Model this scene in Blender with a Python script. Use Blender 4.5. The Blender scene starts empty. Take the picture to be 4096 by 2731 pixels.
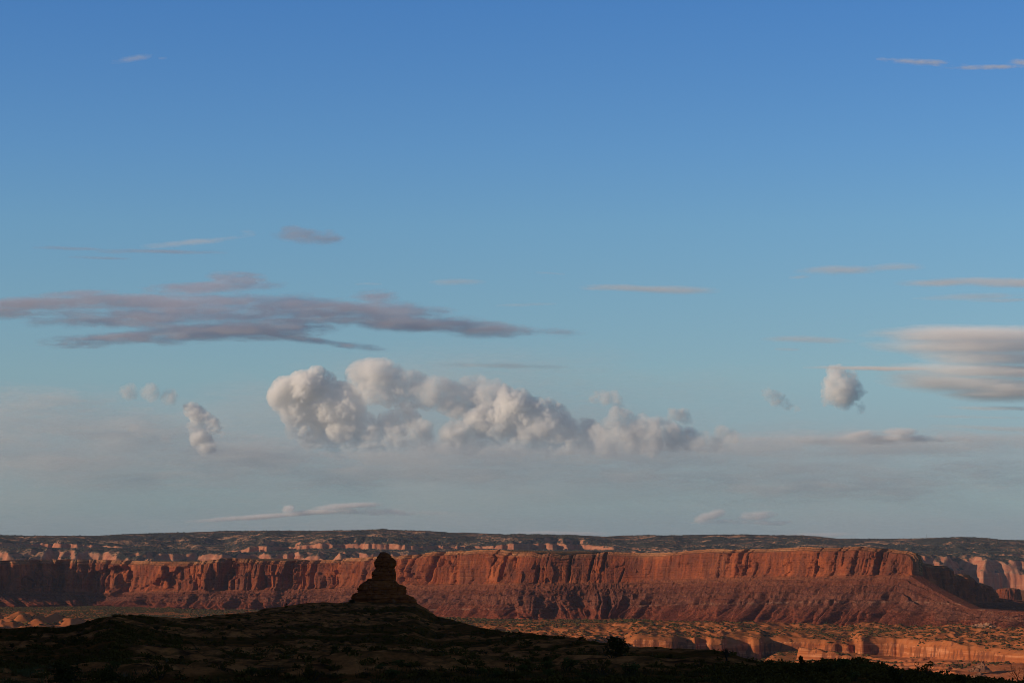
import bpy, math, random
import numpy as np

# ---------------------------------------------------------------- camera, world, sun, exposure
C = bpy.context
sc = C.scene
COL = sc.collection
F4 = 9672.0            # focal length in photo pixels (4096 wide)
XC, YH = 2048.0, 2180.0  # image centre column and eye-level row in photo pixels
cam = bpy.data.objects.new("camera", bpy.data.cameras.new("camera"))
COL.objects.link(cam)
cam.data.lens = 85.0
cam.data.sensor_width = 36.0
cam.data.shift_y = (545.0 - 341.0) / 1024.0
cam.data.clip_start = 0.5
cam.data.clip_end = 300000.0
cam.location = (0, 0, 0)
cam.rotation_euler = (math.pi / 2, 0, 0)
sc.camera = cam

SUN_EL = math.radians(15.0)
SUN_H = (-0.966, -0.259)                      # horizontal direction towards the sun
SUN_AZ = math.atan2(SUN_H[0], SUN_H[1])
world = bpy.data.worlds.new("World")
sc.world = world
world.use_nodes = True
wn = world.node_tree
bg = wn.nodes["Background"]
sky = wn.nodes.new("ShaderNodeTexSky")
sky.sky_type = 'NISHITA'
sky.sun_disc = False
sky.sun_elevation = SUN_EL
sky.sun_rotation = SUN_AZ
sky.altitude = 1500
sky.air_density = 1.0
sky.dust_density = 0.3
sky.ozone_density = 1.5
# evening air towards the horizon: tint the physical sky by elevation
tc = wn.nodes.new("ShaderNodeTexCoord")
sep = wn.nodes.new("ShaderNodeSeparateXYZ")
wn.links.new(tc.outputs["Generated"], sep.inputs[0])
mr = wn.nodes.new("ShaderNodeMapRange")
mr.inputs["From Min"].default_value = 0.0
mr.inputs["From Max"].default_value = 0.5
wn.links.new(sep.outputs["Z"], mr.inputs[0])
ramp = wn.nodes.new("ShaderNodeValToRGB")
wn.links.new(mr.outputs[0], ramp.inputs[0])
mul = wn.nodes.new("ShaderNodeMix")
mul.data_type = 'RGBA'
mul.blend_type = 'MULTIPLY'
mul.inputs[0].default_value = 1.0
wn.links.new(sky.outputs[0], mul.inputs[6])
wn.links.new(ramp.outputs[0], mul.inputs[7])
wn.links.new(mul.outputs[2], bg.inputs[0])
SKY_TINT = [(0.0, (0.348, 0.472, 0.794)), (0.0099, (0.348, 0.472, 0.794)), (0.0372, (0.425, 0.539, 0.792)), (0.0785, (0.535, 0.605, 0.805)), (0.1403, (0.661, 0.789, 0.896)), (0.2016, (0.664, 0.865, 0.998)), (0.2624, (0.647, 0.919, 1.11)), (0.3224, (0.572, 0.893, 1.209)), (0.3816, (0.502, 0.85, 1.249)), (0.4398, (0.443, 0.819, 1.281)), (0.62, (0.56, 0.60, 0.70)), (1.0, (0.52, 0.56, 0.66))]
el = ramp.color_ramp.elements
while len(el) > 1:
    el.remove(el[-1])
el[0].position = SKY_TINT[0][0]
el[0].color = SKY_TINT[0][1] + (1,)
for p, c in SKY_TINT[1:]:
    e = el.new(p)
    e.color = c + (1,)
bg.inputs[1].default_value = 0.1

sun = bpy.data.objects.new("sun", bpy.data.lights.new("sun", 'SUN'))
COL.objects.link(sun)
sun.data.energy = 4.0
sun.data.angle = math.radians(0.5)
sun.data.color = (1.0, 0.76, 0.53)
from mathutils import Vector
_d = Vector((SUN_H[0] * math.cos(SUN_EL), SUN_H[1] * math.cos(SUN_EL), math.sin(SUN_EL)))
sun.rotation_euler = _d.to_track_quat('Z', 'Y').to_euler()
sc.view_settings.view_transform = 'Standard'
sc.view_settings.look = 'None'
sc.view_settings.exposure = 0.0
sc.view_settings.gamma = 1.0
sc.cycles.use_denoising = True
sc.cycles.filter_width = 0.9
sc.cycles.max_bounces = 24
sc.cycles.diffuse_bounces = 2
sc.cycles.volume_bounces = 24
sc.cycles.transparent_max_bounces = 16

# ---------------------------------------------------------------- helpers
f32 = np.float32

def _hash(ix, iy, iz, seed):
    h = (ix.astype(np.uint32) * np.uint32(374761393) + iy.astype(np.uint32) * np.uint32(668265263)
         + iz.astype(np.uint32) * np.uint32(2147483647) + np.uint32((seed * 974711 + 12345) & 0xffffffff))
    h = (h ^ (h >> np.uint32(13))) * np.uint32(1274126177)
    h = (h ^ (h >> np.uint32(15))) * np.uint32(2246822519)
    return h ^ (h >> np.uint32(16))

def noise(x, y=0.0, z=0.0, seed=0):
    """gradient noise, about -1..1"""
    x, y, z = np.broadcast_arrays(np.asarray(x, f32), np.asarray(y, f32), np.asarray(z, f32))
    fx, fy, fz = np.floor(x), np.floor(y), np.floor(z)
    ix, iy, iz = fx.astype(np.int64), fy.astype(np.int64), fz.astype(np.int64)
    dx, dy, dz = x - fx, y - fy, z - fz
    ux, uy, uz = (t * t * t * (t * (t * 6 - 15) + 10) for t in (dx, dy, dz))
    out = np.zeros(x.shape, f32)
    with np.errstate(over='ignore'):
        for a in (0, 1):
            wx = ux if a else 1 - ux
            for b in (0, 1):
                wy = uy if b else 1 - uy
                for c in (0, 1):
                    h = _hash(ix + a, iy + b, iz + c, seed)
                    g1 = (h & np.uint32(1023)).astype(f32) / 511.5 - 1
                    g2 = ((h >> np.uint32(10)) & np.uint32(1023)).astype(f32) / 511.5 - 1
                    g3 = ((h >> np.uint32(20)) & np.uint32(1023)).astype(f32) / 511.5 - 1
                    out += wx * wy * (uz if c else 1 - uz) * (g1 * (dx - a) + g2 * (dy - b) + g3 * (dz - c))
    return out * 1.4

def fbm(x, y=0.0, z=0.0, octaves=4, gain=0.5, seed=0, ridged=False):
    s, a, t = 0.0, 1.0, 0.0
    for o in range(octaves):
        k = 2.03 ** o
        n = noise(np.asarray(x, f32) * k, np.asarray(y, f32) * k, np.asarray(z, f32) * k, seed + o * 17)
        if ridged:
            n = 1 - 2 * np.abs(n)
        s = s + a * n
        t += a
        a *= gain
    return s / t

def sstep(a, b, x):
    t = np.clip((x - a) / (b - a), 0, 1)
    return t * t * (3 - 2 * t)

def U(X):
    return (np.asarray(X, float) - XC) / F4

def curve(pts):
    xs = [p[0] for p in pts]
    ys = [p[1] for p in pts]
    return lambda X: np.interp(X, xs, ys)

def mesh_object(name, verts, quads, mat=None, parent=None, smooth=True, tris=None, attrs=None):
    me = bpy.data.meshes.new(name)
    verts = np.asarray(verts, f32).reshape(-1, 3)
    quads = np.asarray(quads, np.int32).reshape(-1, 4) if quads is not None and len(quads) else np.zeros((0, 4), np.int32)
    tris = np.asarray(tris, np.int32).reshape(-1, 3) if tris is not None and len(tris) else np.zeros((0, 3), np.int32)
    me.vertices.add(len(verts))
    me.vertices.foreach_set("co", verts.ravel())
    nl = quads.size + tris.size
    me.loops.add(nl)
    me.loops.foreach_set("vertex_index", np.concatenate([quads.ravel(), tris.ravel()]))
    npoly = len(quads) + len(tris)
    me.polygons.add(npoly)
    starts = np.concatenate([np.arange(len(quads)) * 4, quads.size + np.arange(len(tris)) * 3]).astype(np.int32)
    me.polygons.foreach_set("loop_start", starts)
    me.update(calc_edges=True)
    me.validate()
    if smooth:
        me.polygons.foreach_set("use_smooth", np.ones(len(me.polygons), bool))
    for k, v in (attrs or {}).items():
        at = me.attributes.new(k, 'FLOAT', 'POINT')
        at.data.foreach_set("value", np.asarray(v, f32).ravel())
    o = bpy.data.objects.new(name, me)
    COL.objects.link(o)
    if mat is not None:
        me.materials.append(mat)
    if parent is not None:
        o.parent = parent
    return o

def grid_quads(nr, nc):
    r, c = np.meshgrid(np.arange(nr - 1), np.arange(nc - 1), indexing='ij')
    a = (r * nc + c).ravel()
    return np.stack([a, a + 1, a + nc + 1, a + nc], 1)

def tag(o, label, cat=None, group=None, kind=None):
    o['label'] = label
    if cat:
        o['category'] = cat
    if group:
        o['group'] = group
    if kind:
        o['kind'] = kind
    return o

def material(name):
    m = bpy.data.materials.new(name)
    m.use_nodes = True
    return m, m.node_tree, m.node_tree.nodes["Principled BSDF"]

# ---------------------------------------------------------------- rock materials
def N(t, kind, **kw):
    n = t.nodes.new(kind)
    for k, v in kw.items():
        setattr(n, k, v)
    return n

def ramp_node(t, stops, src, interp='LINEAR'):
    r = N(t, "ShaderNodeValToRGB")
    cr = r.color_ramp
    cr.interpolation = interp
    while len(cr.elements) > 1:
        cr.elements.remove(cr.elements[-1])
    cr.elements[0].position = stops[0][0]
    cr.elements[0].color = tuple(stops[0][1]) + (1,)
    for p, c in stops[1:]:
        e = cr.elements.new(p)
        e.color = tuple(c) + (1,)
    if src is not None:
        t.links.new(src, r.inputs[0])
    return r.outputs[0]

def noise_node(t, scale, detail=6, rough=0.55, sx=1, sy=1, sz=1, dist=0.0, off=0.0):
    g = N(t, "ShaderNodeNewGeometry")
    mp = N(t, "ShaderNodeMapping")
    mp.inputs["Scale"].default_value = (scale * sx, scale * sy, scale * sz)
    mp.inputs["Location"].default_value = (off, off * 0.7, off * 1.3)
    t.links.new(g.outputs["Position"], mp.inputs[0])
    n = N(t, "ShaderNodeTexNoise")
    n.inputs["Scale"].default_value = 1.0
    n.inputs["Detail"].default_value = detail
    n.inputs["Roughness"].default_value = rough
    n.inputs["Distortion"].default_value = dist
    t.links.new(mp.outputs[0], n.inputs[0])
    return n.outputs["Fac"]

def mixc(t, fac, a, b, mode='MIX'):
    m = N(t, "ShaderNodeMix", data_type='RGBA', blend_type=mode)
    for i, v in ((0, fac), (6, a), (7, b)):
        if hasattr(v, "is_linked") or hasattr(v, "links"):
            t.links.new(v, m.inputs[i])
        elif i == 0:
            m.inputs[0].default_value = v
        else:
            m.inputs[i].default_value = tuple(v) + (1,)
    return m.outputs[2]

def maprange(t, src, a, b, c=0.0, d=1.0):
    m = N(t, "ShaderNodeMapRange")
    m.inputs[1].default_value, m.inputs[2].default_value = a, b
    m.inputs[3].default_value, m.inputs[4].default_value = c, d
    t.links.new(src, m.inputs[0])
    return m.outputs[0]

def math_node(t, op, a, b):
    m = N(t, "ShaderNodeMath", operation=op)
    for i, v in ((0, a), (1, b)):
        if hasattr(v, "links"):
            t.links.new(v, m.inputs[i])
        else:
            m.inputs[i].default_value = v
    return m.outputs[0]

def attr_node(t, name):
    a = N(t, "ShaderNodeAttribute", attribute_name=name)
    return a.outputs["Fac"]

def slope_node(t):
    g = N(t, "ShaderNodeNewGeometry")
    s = N(t, "ShaderNodeSeparateXYZ")
    t.links.new(g.outputs["Normal"], s.inputs[0])
    return s.outputs["Z"]

def bump(t, bsdf, src, dist, strength=1.0):
    b = N(t, "ShaderNodeBump")
    b.inputs["Strength"].default_value = strength
    b.inputs["Distance"].default_value = dist
    t.links.new(src, b.inputs["Height"])
    t.links.new(b.outputs[0], bsdf.inputs["Normal"])

def finish(b):
    b.inputs["Roughness"].default_value = 0.95
    b.inputs["Specular IOR Level"].default_value = 0.0

def mesa_material():
    m, t, b = material("mesa_sandstone")
    zone = attr_node(t, "zone")          # 0 talus base, 1 cliff foot, 2 rim, 3 top
    bed = attr_node(t, "bed")            # metres above the pale marker bed
    big = noise_node(t, 1 / 90.0, 5)
    streak = noise_node(t, 1 / 14.0, 7, 0.6, sz=0.10)
    streak2 = noise_node(t, 1 / 45.0, 6, 0.6, sz=0.28, off=31)
    beds = noise_node(t, 1 / 9.0, 5, 0.6, sx=0.05, sy=0.05, sz=1.0, off=11)
    fine = noise_node(t, 1 / 4.0, 6, 0.65, off=5)
    cliff = ramp_node(t, [(0.28, (0.16, 0.050, 0.028)), (0.45, (0.29, 0.090, 0.043)), (0.60, (0.38, 0.125, 0.054)), (0.78, (0.50, 0.19, 0.085))], big)
    varn = maprange(t, streak, 0.42, 0.56)
    varn2 = maprange(t, streak2, 0.41, 0.56)
    v = math_node(t, 'MULTIPLY', math_node(t, 'ADD', math_node(t, 'MULTIPLY', varn, 0.45), math_node(t, 'MULTIPLY', varn2, 0.55)), 1.0)
    cliff = mixc(t, v, cliff, (0.13, 0.055, 0.040))
    cliff = mixc(t, maprange(t, beds, 0.55, 0.7, 0, 0.35), cliff, (0.40, 0.19, 0.10))
    tal = ramp_node(t, [(0.0, (0.205, 0.062, 0.036)), (0.30, (0.185, 0.060, 0.038)), (0.48, (0.155, 0.068, 0.050)), (0.62, (0.155, 0.068, 0.052)),
                        (0.72, (0.105, 0.042, 0.032)), (0.85, (0.150, 0.060, 0.042)), (1.0, (0.19, 0.078, 0.046))],
                    math_node(t, 'ADD', zone, math_node(t, 'MULTIPLY', math_node(t, 'SUBTRACT', noise_node(t, 1 / 40.0, 5, off=77), 0.5), 0.35)))
    tal = mixc(t, maprange(t, fine, 0.53, 0.66, 0, 0.75), tal, (0.30, 0.15, 0.095))
    tal = mixc(t, maprange(t, noise_node(t, 1 / 6.0, 6, 0.6, off=15), 0.52, 0.62, 0, 0.75), tal, (0.070, 0.032, 0.024))
    tal = mixc(t, maprange(t, beds, 0.52, 0.62, 0, 0.65), tal, (0.12, 0.042, 0.028))
    # pale marker bed, patchy
    band = math_node(t, 'MULTIPLY', maprange(t, math_node(t, 'ABSOLUTE', math_node(t, 'ADD', bed, math_node(t, 'MULTIPLY', math_node(t, 'SUBTRACT', fine, 0.5), 5.0)), 0), 1.0, 2.6, 1.0, 0.0),
                     maprange(t, noise_node(t, 1 / 34.0, 6, 0.75, sz=0.1, off=3), 0.47, 0.66, 0, 0.75))
    tal = mixc(t, band, tal, (0.42, 0.29, 0.22))
    col = mixc(t, maprange(t, zone, 0.97, 1.03), tal, cliff)
    cap = ramp_node(t, [(0.35, (0.16, 0.085, 0.05)), (0.55, (0.36, 0.20, 0.11)), (0.7, (0.46, 0.29, 0.17))], beds)
    capf = math_node(t, 'MULTIPLY', maprange(t, zone, 1.84, 1.94), maprange(t, big, 0.35, 0.6, 0.5, 1.0))
    col = mixc(t, capf, col, cap)
    top = mixc(t, maprange(t, fine, 0.48, 0.56), (0.30, 0.18, 0.10), (0.055, 0.060, 0.032))
    col = mixc(t, maprange(t, zone, 2.0, 2.05), col, top)
    col = mixc(t, 1.0, col, (0.98, 0.80, 0.68), 'MULTIPLY')
    t.links.new(col, b.inputs["Base Color"])
    h = math_node(t, 'ADD', fine, math_node(t, 'MULTIPLY', streak, 0.8))
    bump(t, b, h, 3.6, 1.0)
    finish(b)
    return m

MESA_MAT = mesa_material()

def panel_tables(smax, seed, wmin, wmax, depth, tilt):
    """piecewise-flat rock faces between vertical joints: (grid, offset, joint)"""
    rnd = np.random.default_rng(seed)
    g = np.arange(-150, smax + 150, 0.5)
    off, joint = np.zeros(len(g)), np.zeros(len(g))
    p = -150.0
    while p < smax + 150:
        w = rnd.uniform(wmin, wmax) * (0.6 if rnd.random() < 0.4 else 1.0)
        k = (g >= p) & (g < p + w)
        off[k] = rnd.uniform(-1, 1) * depth + rnd.uniform(-1, 1) * tilt * (g[k] - p - w / 2) - depth * 0.25 * ((g[k] - p - w / 2) / (w / 2)) ** 4
        joint += -rnd.choice([0.0, 0.25, 0.6, 1.0]) * np.exp(-((g - p) / rnd.uniform(0.8, 2.6)) ** 2)
        p += w
    ker = np.ones(5) / 5
    return g, np.convolve(off, ker, 'same'), joint

def escarpment(name, P, zb, zf, zr, run, band_z, seed, back=700.0, nt=150, ncl=150, notches=(), ledge=1.0, amp=None, talus_amp=1.0, gul=1.0, back_drop=True):
    """wall along a polyline of columns: P (n,2) cliff-foot points, zb base, zf cliff foot, zr rim heights"""
    n = len(P)
    seg = np.hypot(*np.diff(P, axis=0).T)
    s = np.concatenate([[0], np.cumsum(seg)])
    k = 60
    Ps = np.stack([np.convolve(np.pad(P[:, i], k, mode='edge'), np.ones(2 * k + 1) / (2 * k + 1), 'valid') for i in (0, 1)], 1)
    T = np.gradient(Ps, axis=0)
    T[:k] = T[k]
    T[-k:] = T[-k - 1]
    T /= np.hypot(T[:, 0], T[:, 1])[:, None]
    Nn = np.stack([T[:, 1], -T[:, 0]], 1)                    # towards the viewer side
    if amp is None:
        amp = np.ones(n)
    S = s[None, :]
    # --- talus
    t = np.linspace(0, 1, nt)[:, None]
    # stepped ledges: vertical gain concentrated in bands
    step = t + ledge * 0.036 * (0.35 + 1.1 * sstep(-0.1, 0.2, fbm(S / 70, t * 5, octaves=4, seed=seed + 2))) * np.sin(t * 2 * math.pi * 8 + 5 * fbm(S / 120, t * 3, octaves=4, seed=seed + 3)) * sstep(0.35, 0.55, t) * (1 - sstep(0.92, 1, t))
    zt = zb[None] + (zf - zb)[None] * step ** 1.18
    hor = (1 - t)                                            # 1 at base
    skew = 26 * t
    g1 = np.abs(noise((S + skew + 9 * fbm(S / 25, t * 2.5, 0.9, octaves=3, seed=seed + 4)) / 62, t * 0.55, 0.5, seed + 5))
    g2 = np.abs(noise((S + skew * 1.5 + 4 * fbm(S / 12, t * 5, 0.9, octaves=3, seed=seed + 6)) / 24, t * 1.3, 0.5, seed + 7))
    g3 = np.abs(noise((S + skew * 1.8) / 9.5, t * 2.6, 0.5, seed + 8))
    g0 = fbm(S / 240, t * 0.8, octaves=3, seed=seed + 9)
    prof = 0.10 + 0.90 * sstep(0.95, 0.12, t) * (1 - 0.5 * sstep(0.12, 0.0, t))
    # spurs stand out between sharp-floored gullies
    dt = talus_amp * (gul * (46 * (sstep(0, 0.42, g1) - 0.5) + 17 * (sstep(0, 0.4, g2) - 0.5) + 6 * (sstep(0, 0.4, g3) - 0.5)) * prof + 34 * g0 * (0.25 + 0.75 * sstep(0.0, 0.4, t)) * sstep(1.0, 0.6, t))
    blk = fbm(S / 9, t * 16, octaves=4, gain=0.62, seed=seed + 13)
    big = noise(S / 13, t * 11, 0.5, seed + 15)
    dt = dt + talus_amp * (12.0 * np.maximum(blk - 0.08, 0) * sstep(0.15, 0.4, t) + 5.0 * blk + 2.5 * fbm(S / 3.6, t * 40, octaves=3, gain=0.6, seed=seed + 14) + 10 * np.maximum(big - 0.26, 0) * sstep(0.3, 0.55, t))
    off_t = run[None] * hor                                   # outward from the foot line
    # --- cliff
    c = np.linspace(0, 1, ncl)[:, None]
    zc = zf[None] + (zr - zf)[None] * c
    A = amp[None]
    wob = 4 * fbm(S / 60, c * 1.6, octaves=4, seed=seed + 21)
    Sw = S + wob
    but = fbm(Sw / 190, c * 0.3, octaves=2, seed=seed + 23) * 44
    ga, oa, ja = panel_tables(s[-1], seed + 61, 34, 110, 8.0, 0.22)
    gb, ob, jb = panel_tables(s[-1], seed + 62, 10, 34, 3.2, 0.25)
    gc, oc, jc = panel_tables(s[-1], seed + 63, 12, 42, 3.4, 0.25)
    gd, od, jd = panel_tables(s[-1], seed + 70, 4, 13, 1.1, 0.22)
    S1 = S + 7 * fbm(S / 60, c * 1.8, 0.7, octaves=4, seed=seed + 64) + 10 * (c - 0.5) * noise(S / 120, 0.3, 0.1, seed + 65)
    S2 = S + 5 * fbm(S / 40, c * 2.6, 1.7, octaves=4, seed=seed + 66)
    upper = sstep(-0.03, 0.03, c - 0.52 - 0.5 * fbm(S / 55, 0.5, octaves=3, seed=seed + 67))
    col = np.interp(S1, ga, oa) + (1 - upper) * np.interp(S2, gb, ob) + upper * (np.interp(S2, gc, oc) - 1.5)
    col = col + np.interp(S2, gd, od) + 3.2 * np.interp(S2, gd, jd) * sstep(-0.2, 0.2, fbm(S / 50, c * 1.5, octaves=2, seed=seed + 71))
    col = col + 11 * np.interp(S1, ga, ja) + 5 * (1 - upper) * np.interp(S2, gb, jb) + 5 * upper * np.interp(S2, gc, jc)
    cr = np.abs(noise(Sw / 62, c * 0.14, 0.5, seed + 27))
    crack = -16 * sstep(0.09, 0.0, cr) * sstep(-0.15, 0.25, fbm(S / 210, c * 0.8, octaves=2, seed=seed + 29))
    cr2 = np.abs(noise(Sw / 23, c * 0.25, 0.5, seed + 31))
    crack = crack - 5 * sstep(0.12, 0.0, cr2) * sstep(0.0, 0.3, fbm(S / 90, c * 1.2, octaves=2, seed=seed + 33))
    # spalled alcoves: scoops with an arched brow
    alc = fbm(S / 95, c * 1.3, 5.0, octaves=2, seed=seed + 35)
    alc = -13 * np.clip(A * 2 - 1.3, 0, 1) * sstep(0.08, 0.2, alc) * sstep(0.0, 0.12, c) * sstep(0.93, 0.75, c)
    slab = 6 * sstep(0.10, 0.16, fbm(S / 34, c * 1.1, 9.0, octaves=3, seed=seed + 37)) * sstep(0.85, 0.5, c)
    beds = 2.6 * fbm(S / 150, zc / 4.0, octaves=4, gain=0.65, seed=seed + 39) + 2.0 * fbm(S / 7, zc / 7, octaves=4, gain=0.6, seed=seed + 41)
    mod = 0.30 + 1.25 * sstep(-0.22, 0.30, fbm(S / 230, 0.4, octaves=3, seed=seed + 69))
    dc = A * (but + (col + crack) * mod + alc + slab) + beds
    # cap ledges set back towards the rim
    capn = fbm(S / 40, c * 4, octaves=4, seed=seed + 43)
    dc = dc - 9 * sstep(0.86, 0.90, c + 0.03 * capn) - 5 * sstep(0.93, 0.97, c + 0.03 * capn) - c * 9
    dc = dc + 4.0 * np.maximum(0, 1 - c * 9) * (1 + fbm(S / 15, octaves=3, seed=seed + 45))
    for (s0, w, dep, c0, c1, lean) in notches:
        wv = w * (0.75 + 0.5 * fbm(c * 4 + s0, 0.3, octaves=2, seed=seed + 47))
        d_ = np.abs(S - s0 - lean * (c - 0.5) - 5 * fbm(c * 3 + s0 * 0.01, octaves=3, seed=seed + 49)) / np.maximum(wv, 0.5)
        dc = dc - dep * sstep(1.0, 0.55, d_) * sstep(c0 - 0.1, c0 + 0.04, c) * sstep(c1 + 0.05, c1 - 0.08, c)
    # talus follows the cliff foot loosely
    foot = dc[0][None]
    wf = sstep(0.35, 1.0, t)
    dt = dt * (1 - 0.6 * sstep(0.85, 1, t)) + wf * np.convolve(np.pad(dc[0], 12, mode='edge'), np.ones(25) / 25, 'valid')[None] * 0.8 + sstep(0.93, 1.0, t) * (foot - 0) * 0.2
    # --- top
    nb = 26
    q = np.linspace(0, 1, nb)[1:, None]
    offs_top = dc[-1][None] - q ** 2 * np.broadcast_to(np.asarray(back, float), (n,))[None]
    ztop = zr[None] + 2.5 * fbm(S / 60, q * 12, octaves=4, seed=seed + 51) * sstep(0, 0.15, q) - q * 6
    if back_drop:
        ztop = ztop - 220 * sstep(0.8, 1.0, q)
    off = np.concatenate([off_t + dt, dc[1:], offs_top])
    z = np.concatenate([zt + 0 * S, zc[1:] + 0 * S, ztop])
    zone = np.concatenate([t + 0 * S, 1 + c[1:] + 0 * S, 2 + q + 0 * S])
    low = (zr - zf) < 2.0
    zone[:, low] = np.minimum(zone[:, low], 0.8 * np.minimum(zone[:, low], 1) )
    foot_line = P
    x = foot_line[None, :, 0] + Nn[None, :, 0] * off
    y = foot_line[None, :, 1] + Nn[None, :, 1] * off
    z[0] -= 6
    bed = z - band_z[None]
    V = np.stack([x, y, z], -1)
    o = mesh_object(name, V, grid_quads(*x.shape), MESA_MAT, attrs={"zone": zone, "bed": bed})
    return o

# ---------------------------------------------------------------- the long mesa wall
jit = lambda X, a, w, sd: a * fbm(np.asarray(X) / w, octaves=5, gain=0.6, seed=sd)
base_Y = curve([(-300, 2425), (0, 2422), (250, 2419), (430, 2418), (680, 2426), (1000, 2431), (1300, 2434), (1700, 2454), (2048, 2468), (2600, 2471), (2900, 2485), (3072, 2491), (3400, 2503), (3780, 2515), (4096, 2528), (4500, 2540)])
rim_Y = curve([(-300, 2238), (0, 2238), (330, 2234), (420, 2238), (500, 2239), (620, 2245), (750, 2246), (820, 2240), (880, 2229), (940, 2230), (1024, 2240), (1150, 2240), (1300, 2236), (1400, 2228),
               (1500, 2222), (1590, 2219), (1700, 2203), (1850, 2200), (1880, 2195), (1960, 2198), (2030, 2204), (2048, 2206), (2110, 2205), (2150, 2215), (2190, 2207), (2240, 2217), (2380, 2210), (2420, 2204),
               (2520, 2208), (2600, 2210), (2700, 2205), (2800, 2193), (2900, 2195), (3072, 2192), (3180, 2185), (3300, 2189), (3390, 2183), (3440, 2188), (3540, 2196), (3590, 2201), (3618, 2212),
               (3632, 2235), (3640, 2270), (3646, 2297), (3730, 2350), (3835, 2405), (3890, 2430), (4096, 2443), (4500, 2460)])
foot_Y = curve([(-300, 2355), (0, 2358), (200, 2362), (440, 2367), (660, 2360), (900, 2355), (1024, 2357), (1300, 2350), (1400, 2346), (1640, 2335), (1900, 2333), (2048, 2328), (2300, 2330), (2480, 2326),
                (2700, 2315), (2900, 2308), (3072, 2302), (3300, 2303), (3450, 2296), (3600, 2298), (3646, 2299), (3730, 2352), (3835, 2407), (3890, 2432), (4096, 2445), (4500, 2462)])
band_Y = curve([(-300, 2440), (1024, 2440), (1700, 2436), (2048, 2431), (2500, 2427), (2800, 2415), (3072, 2410), (3400, 2404), (3700, 2405), (3850, 2412), (4100, 2480), (4500, 2500)])
Xm = np.arange(-260, 4420, 2.2)
Db = 170.0 * F4 / (base_Y(Xm) - YH)
kk = 45
Db = np.convolve(np.pad(Db, kk, mode='edge'), np.ones(2 * kk + 1) / (2 * kk + 1), 'valid')
zb = -(base_Y(Xm) - YH) / F4 * Db
Dc_ = Db + 60
for _ in range(3):
    zf = -(foot_Y(Xm) - YH) / F4 * Dc_
    Dc_ = Db + 1.05 * np.maximum(zf - zb, 5)
zr = -(rim_Y(Xm) + jit(Xm, 5, 60, 7) * (Xm < 3600) - YH) / F4 * (Dc_ + 8)
zr = np.maximum(zr, zf + 0.5)
band_z = -(band_Y(Xm) - YH) / F4 * (Db + 60)
P = np.stack([U(Xm) * Dc_, Dc_], 1)
# column spacing perpendicular run: the wall is oblique, so use the along-view run projected
run = np.maximum(zf - zb, 8) * 1.4
sm = np.concatenate([[0], np.cumsum(np.hypot(*np.diff(P, axis=0).T))])
sX = lambda X: float(np.interp(X, Xm, sm))
NOTCH = [(20, 30, 22, 0.0, .95, 10), (130, 45, 26, 0.0, .95, 25), (245, 38, 28, .0, .95, 25), (480, 45, 22, 0.0, .8, -35), (660, 34, 24, 0.1, .9, -25), (890, 26, 26, 0.0, .9, 20), (1150, 26, 30, 0.0, .96, 5), (1345, 22, 28, 0.0, .96, 35), (1452, 20, 26, 0.0, .96, 6),
         (1598, 15, 26, 0.1, .98, -8), (1620, 10, 22, 0.3, .98, 5), (1795, 22, 18, 0.55, .95, 30), (1945, 9, 26, 0.1, .98, 4), (2005, 14, 24, .1, .95, 5), (2150, 9, 20, .0, .6, 4), (2275, 7, 22, .1, .95, 5), (2360, 6, 20, .1, .95, 14), (2410, 12, 20, .45, .98, 10), (2495, 7, 14, .0, .45, 22),
         (2872, 8, 22, 0, .95, 4), (2905, 16, 16, .55, .98, 6), (2970, 14, 24, .1, .97, 6), (3020, 8, 18, .0, .5, 5), (3262, 10, 34, 0.02, .98, 3), (3328, 8, 28, 0.05, .98, 4), (3357, 7, 16, .4, .95, 3), (3397, 9, 18, .05, .6, -8), (3470, 4, 14, 0, .9, 3), (3515, 6, 18, .4, .98, 8), (3565, 4, 14, 0, .6, 3), (3600, 5, 16, .1, .8, 3)]
notches = [(sX(a), w * (0.5 if a > 2400 else 0.8), d * (0.9 if a > 2400 else 1), c0, c1, ln) for a, w, d, c0, c1, ln in NOTCH]
amp = np.interp(Xm, [-300, 0, 800, 1100, 1700, 2300, 2480, 2850, 2950, 3560, 3640, 3660, 4500], [1.4, 1.4, 1.25, 1.0, 1.0, .9, .45, .45, .8, .75, .5, .0, .0])
mesa = escarpment("mesa", P, zb, zf, zr, run, band_z, 301, back=np.interp(Xm, [2300, 3000, 3400, 3640, 3660], [520, 320, 120, 14, 5]), notches=notches, amp=amp)
tag(mesa, "long red sandstone mesa with a sunlit cliff band above a purple-brown talus slope", "mesa", kind="structure")

# the receding dark side of the mesa past its lit corner
L = np.arange(40, 1900, 2.0)
Pr = np.stack([788 + 0.47 * L + 26 * fbm(L / 240, octaves=4, seed=71), 5270 + 0.88 * L], 1)
Xr = XC + F4 * Pr[:, 0] / Pr[:, 1]
ridge_Y = curve([(3500, 2215), (3640, 2224), (3665, 2226), (3690, 2240), (3715, 2238), (3745, 2241), (3770, 2258), (3800, 2262), (3825, 2275), (3850, 2298), (3870, 2292), (3895, 2296), (3915, 2320), (3930, 2349),
                 (3938, 2354), (3946, 2332), (3985, 2330), (3998, 2350), (4006, 2385), (4060, 2397), (4200, 2402), (4400, 2410)])
zrr = -(ridge_Y(Xr) + jit(Xr, 5, 30, 73) - YH) / F4 * Pr[:, 1]
zbr = np.full(len(L), -178.0)
zfr = np.minimum(-132.0 - 14 * sstep(0, 1400, L), zrr - 6)
ridge = escarpment("mesa_flank", Pr, zbr, zfr, zrr, np.full(len(L), 70.0), np.full(len(L), -400.0), 331, back=200, nt=60, ncl=110,
                   amp=np.full(len(L), 1.0))
tag(ridge, "shadowed stepped flank of the mesa dropping away behind its sunlit right corner", "mesa", kind="structure")
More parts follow.
